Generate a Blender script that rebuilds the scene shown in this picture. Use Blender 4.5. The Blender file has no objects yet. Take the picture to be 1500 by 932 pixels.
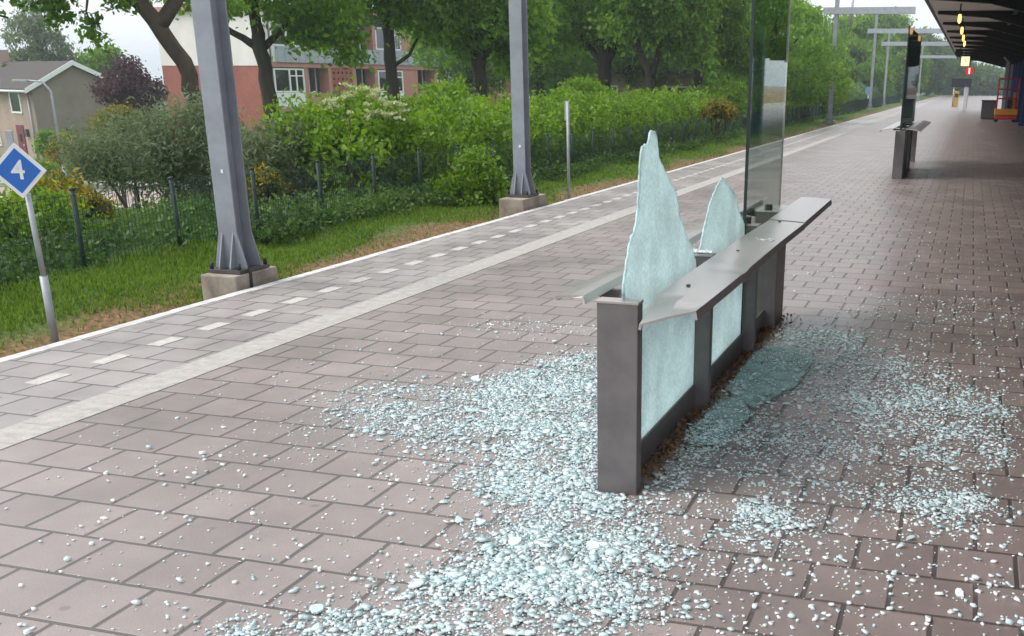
import bpy, bmesh, math, random
import numpy as np
from mathutils import Vector, Matrix
R_ = math.radians
random.seed(7); RNG = np.random.default_rng(11)
S = bpy.context.scene
COL = S.collection

# ------------------------------------------------------------------ camera
H = 1.73
F_, CX, CY = 1572.22, 938.98, 680.46          # lens and optical centre in photo pixels (the photograph is a crop)
M3 = np.array([[0.9599588, 0.1025185, -0.2607086], [0.2799745, -0.3190037, 0.9054562], [0.0096590, -0.9421924, -0.3349330]])
cd = bpy.data.cameras.new('camera'); cam = bpy.data.objects.new('camera', cd); COL.objects.link(cam)
cd.sensor_width = 36; cd.lens = F_ / 1500 * 36
cd.shift_x = (750 - CX) / 1500; cd.shift_y = (CY - 466) / 1500
cd.clip_start = 0.05; cd.clip_end = 3000
m = Matrix.Identity(4)
for i in range(3):
    m[i][0] = M3[i, 0]; m[i][1] = -M3[i, 1]; m[i][2] = -M3[i, 2]
m[2][3] = H
cam.matrix_world = m
S.camera = cam

# ------------------------------------------------------------------ sky, sun, exposure (overcast day)
SUN_EL, SUN_AZ = R_(52), R_(-115)               # azimuth from +Y towards +X
w = bpy.data.worlds.new('World'); S.world = w; w.use_nodes = True
nt = w.node_tree; nt.nodes.clear()
out = nt.nodes.new('ShaderNodeOutputWorld'); bg = nt.nodes.new('ShaderNodeBackground')
sky = nt.nodes.new('ShaderNodeTexSky'); sky.sky_type = 'NISHITA'; sky.sun_disc = False
sky.sun_elevation = SUN_EL; sky.sun_rotation = SUN_AZ
sky.air_density = 1.0; sky.dust_density = 4.0; sky.ozone_density = 1.0
hs = nt.nodes.new('ShaderNodeHueSaturation'); hs.inputs['Saturation'].default_value = 0.22
tc = nt.nodes.new('ShaderNodeTexCoord'); nz = nt.nodes.new('ShaderNodeTexNoise')
nz.inputs['Scale'].default_value = 2.2; nz.inputs['Detail'].default_value = 5
mp = nt.nodes.new('ShaderNodeMapping'); mp.inputs['Scale'].default_value = (1, 1, 2.5)
mr = nt.nodes.new('ShaderNodeMapRange'); mr.inputs['To Min'].default_value = 0.86; mr.inputs['To Max'].default_value = 1.14
mx = nt.nodes.new('ShaderNodeMix'); mx.data_type = 'RGBA'; mx.inputs[0].default_value = 0.55
mx.inputs[7].default_value = (7.6, 8.1, 8.5, 1)   # cloud deck at the same scale as the sky texture
mul = nt.nodes.new('ShaderNodeMix'); mul.data_type = 'RGBA'; mul.blend_type = 'MULTIPLY'; mul.inputs[0].default_value = 1
L = nt.links.new
L(tc.outputs['Generated'], mp.inputs['Vector']); L(mp.outputs[0], nz.inputs['Vector']); L(nz.outputs['Fac'], mr.inputs['Value'])
L(sky.outputs[0], hs.inputs['Color']); L(hs.outputs[0], mx.inputs[6]); L(mx.outputs[2], mul.inputs[6]); L(mr.outputs[0], mul.inputs[7])
L(mul.outputs[2], bg.inputs['Color']); L(bg.outputs[0], out.inputs['Surface'])
bg.inputs['Strength'].default_value = 0.14
sd = bpy.data.lights.new('sun', 'SUN'); sd.energy = 1.1; sd.angle = R_(25); sd.color = (1, 0.97, 0.92)
so = bpy.data.objects.new('sun', sd); COL.objects.link(so)
dv = Vector((math.sin(SUN_AZ) * math.cos(SUN_EL), math.cos(SUN_AZ) * math.cos(SUN_EL), math.sin(SUN_EL)))
so.rotation_euler = dv.to_track_quat('Z', 'Y').to_euler(); so.location = (-20, -10, 40)
vs = S.view_settings; vs.view_transform = 'Standard'; vs.look = 'None'; vs.exposure = 0.68; vs.gamma = 1; vs.use_curve_mapping = False
S.cycles.max_bounces = 8; S.cycles.transparent_max_bounces = 12; S.cycles.caustics_reflective = False; S.cycles.caustics_refractive = False

def at(u, v, D):
    """world point on the sight line of photo pixel (u, v) at depth D metres (used to survey positions)"""
    p = M3 @ np.array([(u - CX) / F_ * D, (v - CY) / F_ * D, D]); return Vector((p[0], p[1], p[2] + H))

# ------------------------------------------------------------------ materials
def new_mat(name):
    mt = bpy.data.materials.new(name); mt.use_nodes = True
    t = mt.node_tree; t.nodes.clear()
    o = t.nodes.new('ShaderNodeOutputMaterial'); b = t.nodes.new('ShaderNodeBsdfPrincipled')
    t.links.new(b.outputs[0], o.inputs[0])
    return mt, t, b, o

def N(t, kind, **kw):
    n = t.nodes.new(kind)
    for k, v in kw.items():
        if k.startswith('i_'):
            key = k[2:]; n.inputs[int(key) if key.isdigit() else key].default_value = v
        else: setattr(n, k, v)
    return n

def rgb(c): return (c[0], c[1], c[2], 1)

def mat(name, c, rough=0.6, metal=0.0, var=0.12, scale=6.0, c2=None, bump=0.0, bscale=60.0, spec=0.5, stretch=(1, 1, 1)):
    """painted / cast / weathered surface: base colour broken up by two noises, small bump"""
    mt, t, b, o = new_mat(name)
    tcn = N(t, 'ShaderNodeTexCoord'); mpn = N(t, 'ShaderNodeMapping', i_Scale=stretch)
    t.links.new(tcn.outputs['Object'], mpn.inputs['Vector'])
    n1 = N(t, 'ShaderNodeTexNoise', i_Scale=scale, i_Detail=6.0, i_Roughness=0.65)
    t.links.new(mpn.outputs[0], n1.inputs['Vector'])
    cr = N(t, 'ShaderNodeValToRGB')
    e = cr.color_ramp.elements
    lo = c2 if c2 else tuple(x * (1 - var) for x in c)
    hi = tuple(min(1, x * (1 + var)) for x in c)
    e[0].position, e[1].position = 0.32, 0.68; e[0].color, e[1].color = rgb(lo), rgb(hi)
    t.links.new(n1.outputs['Fac'], cr.inputs[0]); t.links.new(cr.outputs[0], b.inputs['Base Color'])
    b.inputs['Metallic'].default_value = metal; b.inputs['Specular IOR Level'].default_value = spec
    rr = N(t, 'ShaderNodeMapRange', i_3=max(0.02, rough - 0.08), i_4=min(1, rough + 0.1))
    t.links.new(n1.outputs['Fac'], rr.inputs[0]); t.links.new(rr.outputs[0], b.inputs['Roughness'])
    if bump:
        n2 = N(t, 'ShaderNodeTexNoise', i_Scale=bscale, i_Detail=4.0)
        t.links.new(tcn.outputs['Object'], n2.inputs['Vector'])
        bp = N(t, 'ShaderNodeBump', i_Strength=bump, i_Distance=0.01)
        t.links.new(n2.outputs['Fac'], bp.inputs['Height']); t.links.new(bp.outputs[0], b.inputs['Normal'])
    return mt

def emit(name, c, s):
    mt, t, b, o = new_mat(name); b.inputs['Base Color'].default_value = rgb(c)
    b.inputs['Emission Color'].default_value = rgb(c); b.inputs['Emission Strength'].default_value = s
    return mt

def leaf_mat(name, stops, trans=0.35, rough=0.5):
    """leaves: each face's own tint picks a green; part of the light passes through"""
    mt, t, b, o = new_mat(name)
    a = N(t, 'ShaderNodeAttribute', attribute_name='tint')
    cr = N(t, 'ShaderNodeValToRGB')
    while len(cr.color_ramp.elements) < len(stops): cr.color_ramp.elements.new(0.5)
    for i, c in enumerate(stops):
        cr.color_ramp.elements[i].position = i / (len(stops) - 1); cr.color_ramp.elements[i].color = rgb(c)
    t.links.new(a.outputs['Fac'], cr.inputs[0])
    b.inputs['Roughness'].default_value = rough; b.inputs['Specular IOR Level'].default_value = 0.3
    t.links.new(cr.outputs[0], b.inputs['Base Color'])
    tr = N(t, 'ShaderNodeBsdfTranslucent'); ms = N(t, 'ShaderNodeMixShader', i_0=trans)
    hsn = N(t, 'ShaderNodeHueSaturation', i_Value=1.5, i_Saturation=1.1)
    t.links.new(cr.outputs[0], hsn.inputs['Color']); t.links.new(hsn.outputs[0], tr.inputs['Color'])
    t.links.new(b.outputs[0], ms.inputs[1]); t.links.new(tr.outputs[0], ms.inputs[2]); t.links.new(ms.outputs[0], o.inputs[0])
    return mt

def paver_mat():
    mt, t, b, o = new_mat('clay_pavers')
    tcn = N(t, 'ShaderNodeTexCoord'); sx = N(t, 'ShaderNodeSeparateXYZ')
    t.links.new(tcn.outputs['Object'], sx.inputs[0])
    mpn = N(t, 'ShaderNodeMapping', i_Location=(-0.052, 0.255, 0)); t.links.new(tcn.outputs['Object'], mpn.inputs['Vector'])
    nw = N(t, 'ShaderNodeTexNoise', i_Scale=3.0, i_Detail=2.0); t.links.new(tcn.outputs['Object'], nw.inputs['Vector'])
    wob = N(t, 'ShaderNodeMix', data_type='VECTOR', i_0=0.006); wob.inputs[0].default_value = 0.006
    t.links.new(mpn.outputs[0], wob.inputs[4]); t.links.new(nw.outputs['Color'], wob.inputs[5])
    br = N(t, 'ShaderNodeTexBrick', offset=0.5, offset_frequency=2, squash=1.0, i_Scale=1.0)
    br.inputs['Mortar Size'].default_value = 0.0118; br.inputs['Mortar Smooth'].default_value = 0.5
    br.inputs['Brick Width'].default_value = 0.296; br.inputs['Row Height'].default_value = 0.31; br.inputs['Bias'].default_value = 0.0
    br.inputs['Color1'].default_value = (0.225, 0.180, 0.169, 1); br.inputs['Color2'].default_value = (0.288, 0.232, 0.219, 1)
    br.inputs['Mortar'].default_value = (0.082, 0.065, 0.059, 1)
    t.links.new(wob.outputs[1], br.inputs['Vector'])
    # platform-edge zone is a cooler grey paver
    g1 = N(t, 'ShaderNodeMath', operation='LESS_THAN', i_1=-4.5); t.links.new(sx.outputs[0], g1.inputs[0])
    br2 = N(t, 'ShaderNodeMix', data_type='RGBA', blend_type='MIX')
    cool = N(t, 'ShaderNodeHueSaturation', i_Saturation=0.65, i_Value=1.22)
    t.links.new(br.outputs['Color'], cool.inputs['Color'])
    t.links.new(g1.outputs[0], br2.inputs[0]); t.links.new(br.outputs['Color'], br2.inputs[6]); t.links.new(cool.outputs[0], br2.inputs[7])
    # drip line at roof edge: dry brown pavers beyond, with roof shade painted in
    g2 = N(t, 'ShaderNodeMapRange', i_1=-0.75, i_2=-0.55); t.links.new(sx.outputs[0], g2.inputs[0])
    dry = N(t, 'ShaderNodeMix', data_type='RGBA', blend_type='MULTIPLY', i_0=1.0); dry.inputs[7].default_value = (0.80, 0.77, 0.75, 1)
    t.links.new(g2.outputs[0], dry.inputs[0]); t.links.new(br2.outputs[2], dry.inputs[6])
    n1 = N(t, 'ShaderNodeTexNoise', i_Scale=0.9, i_Detail=7.0, i_Roughness=0.7); t.links.new(tcn.outputs['Object'], n1.inputs['Vector'])
    n2 = N(t, 'ShaderNodeTexNoise', i_Scale=140.0, i_Detail=3.0); t.links.new(tcn.outputs['Object'], n2.inputs['Vector'])
    v1 = N(t, 'ShaderNodeMapRange', i_1=0.3, i_2=0.7, i_3=0.70, i_4=1.22); t.links.new(n1.outputs['Fac'], v1.inputs[0])
    v2 = N(t, 'ShaderNodeMapRange', i_1=0.3, i_2=0.7, i_3=0.86, i_4=1.12); t.links.new(n2.outputs['Fac'], v2.inputs[0])
    vg = N(t, 'ShaderNodeTexVoronoi', i_Scale=3.3); t.links.new(tcn.outputs['Object'], vg.inputs['Vector'])
    sg_ = N(t, 'ShaderNodeMapRange', i_1=0.05, i_2=0.075, i_3=0.72, i_4=1.0); t.links.new(vg.outputs['Distance'], sg_.inputs[0])
    vm1 = N(t, 'ShaderNodeMath', operation='MULTIPLY'); t.links.new(v1.outputs[0], vm1.inputs[0]); t.links.new(sg_.outputs[0], vm1.inputs[1])
    vm = N(t, 'ShaderNodeMath', operation='MULTIPLY'); t.links.new(vm1.outputs[0], vm.inputs[0]); t.links.new(v2.outputs[0], vm.inputs[1])
    fin = N(t, 'ShaderNodeMix', data_type='RGBA', blend_type='MULTIPLY'); fin.inputs[0].default_value = 1.0
    t.links.new(dry.outputs[2], fin.inputs[6]); t.links.new(vm.outputs[0], fin.inputs[7])
    t.links.new(fin.outputs[2], b.inputs['Base Color'])
    rr = N(t, 'ShaderNodeMapRange', i_1=0.3, i_2=0.7, i_3=0.28, i_4=0.50); t.links.new(n1.outputs['Fac'], rr.inputs[0])
    t.links.new(rr.outputs[0], b.inputs['Roughness']); b.inputs['Specular IOR Level'].default_value = 0.75
    hm = N(t, 'ShaderNodeMath', operation='MULTIPLY_ADD', i_1=0.12); t.links.new(n2.outputs['Fac'], hm.inputs[0])
    om = N(t, 'ShaderNodeMath', operation='SUBTRACT', i_0=1.0); t.links.new(br.outputs['Fac'], om.inputs[1])
    t.links.new(om.outputs[0], hm.inputs[2])
    bp = N(t, 'ShaderNodeBump', i_Strength=0.55, i_Distance=0.006); t.links.new(hm.outputs[0], bp.inputs['Height'])
    t.links.new(bp.outputs[0], b.inputs['Normal'])
    return mt

def ground_mat():
    mt, t, b, o = new_mat('earth_and_grass')
    tcn = N(t, 'ShaderNodeTexCoord'); sx = N(t, 'ShaderNodeSeparateXYZ'); t.links.new(tcn.outputs['Object'], sx.inputs[0])
    n1 = N(t, 'ShaderNodeTexNoise', i_Scale=0.8, i_Detail=6.0); t.links.new(tcn.outputs['Object'], n1.inputs['Vector'])
    n2 = N(t, 'ShaderNodeTexNoise', i_Scale=22.0, i_Detail=5.0); t.links.new(tcn.outputs['Object'], n2.inputs['Vector'])
    cr = N(t, 'ShaderNodeValToRGB'); e = cr.color_ramp.elements
    e[0].position, e[1].position = 0.3, 0.7; e[0].color = (0.045, 0.085, 0.022, 1); e[1].color = (0.10, 0.17, 0.045, 1)
    t.links.new(n2.outputs['Fac'], cr.inputs[0])
    # bare brown earth close to the platform edge, wavering
    ad = N(t, 'ShaderNodeMath', operation='MULTIPLY_ADD', i_1=0.9, i_2=-0.45); t.links.new(n1.outputs['Fac'], ad.inputs[0])
    sm = N(t, 'ShaderNodeMath', operation='ADD'); t.links.new(ad.outputs[0], sm.inputs[0]); t.links.new(sx.outputs[0], sm.inputs[1])
    mr2 = N(t, 'ShaderNodeMapRange', i_1=-6.80, i_2=-6.45); t.links.new(sm.outputs[0], mr2.inputs[0])
    cr2 = N(t, 'ShaderNodeValToRGB'); e = cr2.color_ramp.elements
    e[0].position, e[1].position = 0.35, 0.7; e[0].color = (0.13, 0.085, 0.05, 1); e[1].color = (0.30, 0.18, 0.10, 1)
    t.links.new(n2.outputs['Fac'], cr2.inputs[0])
    mxn = N(t, 'ShaderNodeMix', data_type='RGBA'); t.links.new(mr2.outputs[0], mxn.inputs[0])
    t.links.new(cr.outputs[0], mxn.inputs[6]); t.links.new(cr2.outputs[0], mxn.inputs[7]); t.links.new(mxn.outputs[2], b.inputs['Base Color'])
    b.inputs['Roughness'].default_value = 0.95; b.inputs['Specular IOR Level'].default_value = 0.1
    bp = N(t, 'ShaderNodeBump', i_Strength=0.8, i_Distance=0.03); t.links.new(n2.outputs['Fac'], bp.inputs['Height']); t.links.new(bp.outputs[0], b.inputs['Normal'])
    return mt

def crazed_mat():
    """toughened glass crazed into small dice: pale mint, white crack lines, a little light through it"""
    mt, t, b, o = new_mat('crazed_glass')
    tcn = N(t, 'ShaderNodeTexCoord')
    vo = N(t, 'ShaderNodeTexVoronoi', feature='DISTANCE_TO_EDGE', i_Scale=62.0); t.links.new(tcn.outputs['Object'], vo.inputs['Vector'])
    vc = N(t, 'ShaderNodeTexVoronoi', feature='F1', i_Scale=62.0); t.links.new(tcn.outputs['Object'], vc.inputs['Vector'])
    n1 = N(t, 'ShaderNodeTexNoise', i_Scale=4.0, i_Detail=5.0); t.links.new(tcn.outputs['Object'], n1.inputs['Vector'])
    cr = N(t, 'ShaderNodeValToRGB'); e = cr.color_ramp.elements
    e[0].position, e[1].position = 0.0, 0.20; e[0].color = (0.92, 0.975, 0.975, 1); e[1].color = (0.75, 0.92, 0.925, 1)
    t.links.new(vo.outputs['Distance'], cr.inputs[0])
    sxc = N(t, 'ShaderNodeSeparateColor'); t.links.new(vc.outputs['Color'], sxc.inputs[0])
    v = N(t, 'ShaderNodeMapRange', i_3=0.92, i_4=1.06); t.links.new(sxc.outputs[0], v.inputs[0])
    v2 = N(t, 'ShaderNodeMapRange', i_1=0.3, i_2=0.7, i_3=0.9, i_4=1.08); t.links.new(n1.outputs['Fac'], v2.inputs[0])
    vm = N(t, 'ShaderNodeMath', operation='MULTIPLY'); t.links.new(v.outputs[0], vm.inputs[0]); t.links.new(v2.outputs[0], vm.inputs[1])
    mm = N(t, 'ShaderNodeMix', data_type='RGBA', blend_type='MULTIPLY'); mm.inputs[0].default_value = 1
    t.links.new(cr.outputs[0], mm.inputs[6]); t.links.new(vm.outputs[0], mm.inputs[7]); t.links.new(mm.outputs[2], b.inputs['Base Color'])
    b.inputs['Roughness'].default_value = 0.22
    bp = N(t, 'ShaderNodeBump', i_Strength=0.22, i_Distance=0.002); t.links.new(vo.outputs['Distance'], bp.inputs['Height']); t.links.new(bp.outputs[0], b.inputs['Normal'])
    tr = N(t, 'ShaderNodeBsdfTranslucent'); t.links.new(mm.outputs[2], tr.inputs['Color'])
    ms = N(t, 'ShaderNodeMixShader', i_0=0.62); t.links.new(b.outputs[0], ms.inputs[1]); t.links.new(tr.outputs[0], ms.inputs[2]); t.links.new(ms.outputs[0], o.inputs[0])
    return mt

def dice_mat():
    mt, t, b, o = new_mat('glass_dice')
    a = N(t, 'ShaderNodeAttribute', attribute_name='tint'); cr = N(t, 'ShaderNodeValToRGB'); e = cr.color_ramp.elements
    e[0].position, e[1].position = 0.0, 1.0; e[0].color = (0.30, 0.44, 0.44, 1); e[1].color = (0.98, 0.99, 0.99, 1)
    k = e.new(0.3); k.color = (0.64, 0.81, 0.83, 1); k = e.new(0.7); k.color = (0.86, 0.94, 0.955, 1)
    t.links.new(a.outputs['Fac'], cr.inputs[0]); t.links.new(cr.outputs[0], b.inputs['Base Color'])
    b.inputs['Roughness'].default_value = 0.08; b.inputs['IOR'].default_value = 1.5
    tr = N(t, 'ShaderNodeBsdfTranslucent'); t.links.new(cr.outputs[0], tr.inputs['Color'])
    ms = N(t, 'ShaderNodeMixShader', i_0=0.3); t.links.new(b.outputs[0], ms.inputs[1]); t.links.new(tr.outputs[0], ms.inputs[2]); t.links.new(ms.outputs[0], o.inputs[0])
    return mt

def pane_mat(name, tint, refl=1.0, base=0.04):
    mt, t, b, o = new_mat(name); t.nodes.remove(b)
    tr = N(t, 'ShaderNodeBsdfTransparent'); tr.inputs[0].default_value = rgb(tint)
    gl = N(t, 'ShaderNodeBsdfGlossy'); gl.inputs['Roughness'].default_value = 0.02; gl.inputs['Color'].default_value = (0.95, 1, 0.98, 1)
    fr = N(t, 'ShaderNodeFresnel', i_IOR=1.5)
    mu0 = N(t, 'ShaderNodeMath', operation='MULTIPLY_ADD', i_1=refl, i_2=base); t.links.new(fr.outputs[0], mu0.inputs[0])
    ge = N(t, 'ShaderNodeNewGeometry'); bk = N(t, 'ShaderNodeMath', operation='SUBTRACT', i_0=1.0); t.links.new(ge.outputs['Backfacing'], bk.inputs[1])
    mu = N(t, 'ShaderNodeMath', operation='MULTIPLY'); t.links.new(mu0.outputs[0], mu.inputs[0]); t.links.new(bk.outputs[0], mu.inputs[1])
    ms = N(t, 'ShaderNodeMixShader'); t.links.new(mu.outputs[0], ms.inputs[0]); t.links.new(tr.outputs[0], ms.inputs[1]); t.links.new(gl.outputs[0], ms.inputs[2])
    t.links.new(ms.outputs[0], o.inputs[0]); return mt

def sheet_mat():
    # fallen sheet: greenish glass full of cracks, the paving showing dimly through it
    mt, t, b, o = new_mat('fallen_green_glass')
    tcn = N(t, 'ShaderNodeTexCoord'); vo = N(t, 'ShaderNodeTexVoronoi', feature='DISTANCE_TO_EDGE', i_Scale=45.0); t.links.new(tcn.outputs['Object'], vo.inputs['Vector'])
    n1 = N(t, 'ShaderNodeTexNoise', i_Scale=9.0, i_Detail=5.0); t.links.new(tcn.outputs['Object'], n1.inputs['Vector'])
    b.inputs['Base Color'].default_value = (0.58, 0.79, 0.785, 1); b.inputs['Roughness'].default_value = 0.35
    bp = N(t, 'ShaderNodeBump', i_Strength=1.0, i_Distance=0.004); t.links.new(vo.outputs['Distance'], bp.inputs['Height']); t.links.new(bp.outputs[0], b.inputs['Normal'])
    tr = N(t, 'ShaderNodeBsdfTransparent'); tr.inputs[0].default_value = (0.74, 0.87, 0.855, 1)
    fc = N(t, 'ShaderNodeMapRange', i_1=0.0, i_2=0.05, i_3=0.95, i_4=0.45); t.links.new(vo.outputs['Distance'], fc.inputs[0])
    ml = N(t, 'ShaderNodeMath', operation='MULTIPLY'); mv = N(t, 'ShaderNodeMapRange', i_1=0.3, i_2=0.7, i_3=0.4, i_4=1.1); t.links.new(n1.outputs['Fac'], mv.inputs[0])
    t.links.new(fc.outputs[0], ml.inputs[0]); t.links.new(mv.outputs[0], ml.inputs[1])
    ms = N(t, 'ShaderNodeMixShader'); t.links.new(ml.outputs[0], ms.inputs[0]); t.links.new(tr.outputs[0], ms.inputs[1]); t.links.new(b.outputs[0], ms.inputs[2]); t.links.new(ms.outputs[0], o.inputs[0])
    return mt

def brick_wall_mat(name, c1, c2, mortar, bump=0.4):
    mt, t, b, o = new_mat(name)
    tcn = N(t, 'ShaderNodeTexCoord'); sx = N(t, 'ShaderNodeSeparateXYZ'); t.links.new(tcn.outputs['Object'], sx.inputs[0])
    ad = N(t, 'ShaderNodeMath', operation='ADD'); t.links.new(sx.outputs[0], ad.inputs[0]); t.links.new(sx.outputs[1], ad.inputs[1])
    cb = N(t, 'ShaderNodeCombineXYZ'); t.links.new(ad.outputs[0], cb.inputs[0]); t.links.new(sx.outputs[2], cb.inputs[1])
    br = N(t, 'ShaderNodeTexBrick', i_Scale=1.0); br.inputs['Brick Width'].default_value = 0.22; br.inputs['Row Height'].default_value = 0.065
    br.inputs['Mortar Size'].default_value = 0.006
    br.inputs['Color1'].default_value = rgb(c1); br.inputs['Color2'].default_value = rgb(c2); br.inputs['Mortar'].default_value = rgb(mortar)
    t.links.new(cb.outputs[0], br.inputs['Vector'])
    n1 = N(t, 'ShaderNodeTexNoise', i_Scale=0.7, i_Detail=6.0); t.links.new(tcn.outputs['Object'], n1.inputs['Vector'])
    v = N(t, 'ShaderNodeMapRange', i_1=0.3, i_2=0.7, i_3=0.82, i_4=1.12); t.links.new(n1.outputs['Fac'], v.inputs[0])
    mm = N(t, 'ShaderNodeMix', data_type='RGBA', blend_type='MULTIPLY'); mm.inputs[0].default_value = 1
    t.links.new(br.outputs['Color'], mm.inputs[6]); t.links.new(v.outputs[0], mm.inputs[7]); t.links.new(mm.outputs[2], b.inputs['Base Color'])
    b.inputs['Roughness'].default_value = 0.9
    return mt

MT = dict(
    paver=paver_mat(), ground=ground_mat(), crazed=crazed_mat(), dice=dice_mat(),
    line=mat('cream_tactile_tile', (0.40, 0.375, 0.35), 0.8, var=0.16, scale=14, bump=0.5, bscale=120),
    white_line=mat('worn_white_paint', (0.54, 0.54, 0.52), 0.7, var=0.3, scale=9, c2=(0.40, 0.39, 0.37)),
    dash=mat('worn_cream_marking', (0.47, 0.445, 0.41), 0.8, var=0.15, scale=16, c2=(0.40, 0.375, 0.35)),
    edge_dark=mat('dark_edge_stone', (0.10, 0.095, 0.09), 0.9, var=0.4, scale=30, bump=0.6),
    steel=mat('grey_brown_powder_coat', (0.148, 0.133, 0.133), 0.42, 0.15, var=0.16, scale=7, bump=0.05, bscale=200),
    steel_dark=mat('dark_powder_coat', (0.085, 0.078, 0.076), 0.45, 0.2, var=0.15, scale=7),
    ledge=mat('brushed_stainless_ledge', (0.52, 0.475, 0.455), 0.30, 0.9, var=0.08, scale=2.5, bump=0.0),
    galv=mat('grey_blue_mast_paint', (0.29, 0.308, 0.352), 0.5, 0.15, var=0.10, scale=3, c2=(0.225, 0.24, 0.275)),
    galv2=mat('galvanised_steel', (0.36, 0.38, 0.41), 0.5, 0.3, var=0.15, scale=6),
    concrete=mat('stained_concrete', (0.34, 0.30, 0.25), 0.9, var=0.2, scale=3.5, c2=(0.19, 0.15, 0.115), bump=0.5, bscale=45),
    bolt=mat('black_steel', (0.03, 0.03, 0.03), 0.5, 0.4, var=0.3),
    fence=mat('dark_green_fence_coat', (0.008, 0.03, 0.024), 0.6, var=0.15),
    sign_blue=mat('blue_sign_face', (0.015, 0.13, 0.50), 0.35, var=0.05),
    sign_white=mat('white_sign_face', (0.74, 0.76, 0.78), 0.4, var=0.06),
    bark=mat('rough_brown_bark', (0.075, 0.058, 0.042), 0.95, var=0.45, scale=5, bump=1.0, bscale=18, stretch=(1, 1, 0.25)),
    bark_dark=mat('dark_bark', (0.045, 0.038, 0.028), 0.95, var=0.45, scale=5, bump=1.0, bscale=18, stretch=(1, 1, 0.25)),
    bark_birch=mat('pale_birch_bark', (0.40, 0.40, 0.36), 0.8, var=0.4, scale=3, c2=(0.08, 0.08, 0.07)),
    brick_red=brick_wall_mat('red_brown_brick', (0.27, 0.075, 0.05), (0.33, 0.10, 0.065), (0.30, 0.14, 0.10)),
    pink=mat('salmon_render', (0.46, 0.22, 0.17), 0.85, var=0.10, scale=1.2),
    white_wall=mat('off_white_cladding', (0.70, 0.68, 0.62), 0.8, var=0.07, scale=0.8),
    white_frame=mat('white_window_paint', (0.78, 0.80, 0.80), 0.45, var=0.04),
    grey_clad=mat('grey_corrugated_cladding', (0.36, 0.40, 0.44), 0.6, var=0.12, scale=2),
    plaster=brick_wall_mat('beige_house_brick', (0.33, 0.245, 0.195), (0.38, 0.28, 0.22), (0.38, 0.31, 0.26)),
    gable=mat('grey_brown_gable_render', (0.235, 0.20, 0.165), 0.9, var=0.13, scale=0.9, bump=0.2, bscale=30),
    roof=mat('dark_brown_roof_tiles', (0.06, 0.048, 0.043), 0.85, var=0.2, scale=2),
    door_red=mat('dark_red_door', (0.16, 0.018, 0.035), 0.4, var=0.08),
    curtain=mat('plum_curtain', (0.13, 0.045, 0.06), 0.9, var=0.2, scale=4),
    glass_dark=pane_mat('window_glass', (0.30, 0.36, 0.38), 0.9, 0.10),
    room=mat('dim_interior', (0.07, 0.07, 0.075), 0.9, var=0.3, scale=2),
    pane=pane_mat('clear_green_glass', (0.84, 0.90, 0.87), 1.0, 0.12),
    pane_edge=mat('dark_glass_edge', (0.012, 0.03, 0.028), 0.2, var=0.1),
    sheet=sheet_mat(),
    canopy=mat('canopy_lining_boards', (0.74, 0.73, 0.71), 0.7, var=0.1, scale=2),
    blue_steel=mat('deep_blue_steelwork', (0.014, 0.05, 0.19), 0.45, var=0.15),
    dark_steel=mat('near_black_steelwork', (0.012, 0.014, 0.02), 0.6, var=0.2),
    station_wall=mat('dark_station_wall', (0.035, 0.04, 0.055), 0.8, var=0.25, scale=1.0),
    lamp=emit('warm_lamp_glass', (1.0, 0.50, 0.14), 1.7),
    clock=emit('lit_clock_face', (1.0, 0.80, 0.45), 0.8),
    red_lit=emit('lit_red_sign', (0.75, 0.02, 0.03), 0.5), white_lit=emit('lit_white_mark', (1.0, 0.92, 0.9), 1.0),
    red=mat('red_lift_paint', (0.55, 0.02, 0.025), 0.4, var=0.08), yellow=mat('yellow_lift_paint', (0.72, 0.30, 0.012), 0.4, var=0.1),
    black=mat('black_rubber', (0.015, 0.015, 0.016), 0.7, var=0.2),
    road=mat('street_clinkers', (0.36, 0.29, 0.25), 0.9, var=0.12, scale=1.5, bump=0.4, bscale=12),
    kerb=mat('pale_kerb_stone', (0.36, 0.36, 0.34), 0.85, var=0.15, scale=2),
    litter=mat('dry_leaf', (0.16, 0.085, 0.04), 0.9, var=0.5, scale=25),
    stone=mat('ballast_stone', (0.16, 0.15, 0.14), 0.9, var=0.5, scale=12),
)
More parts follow.
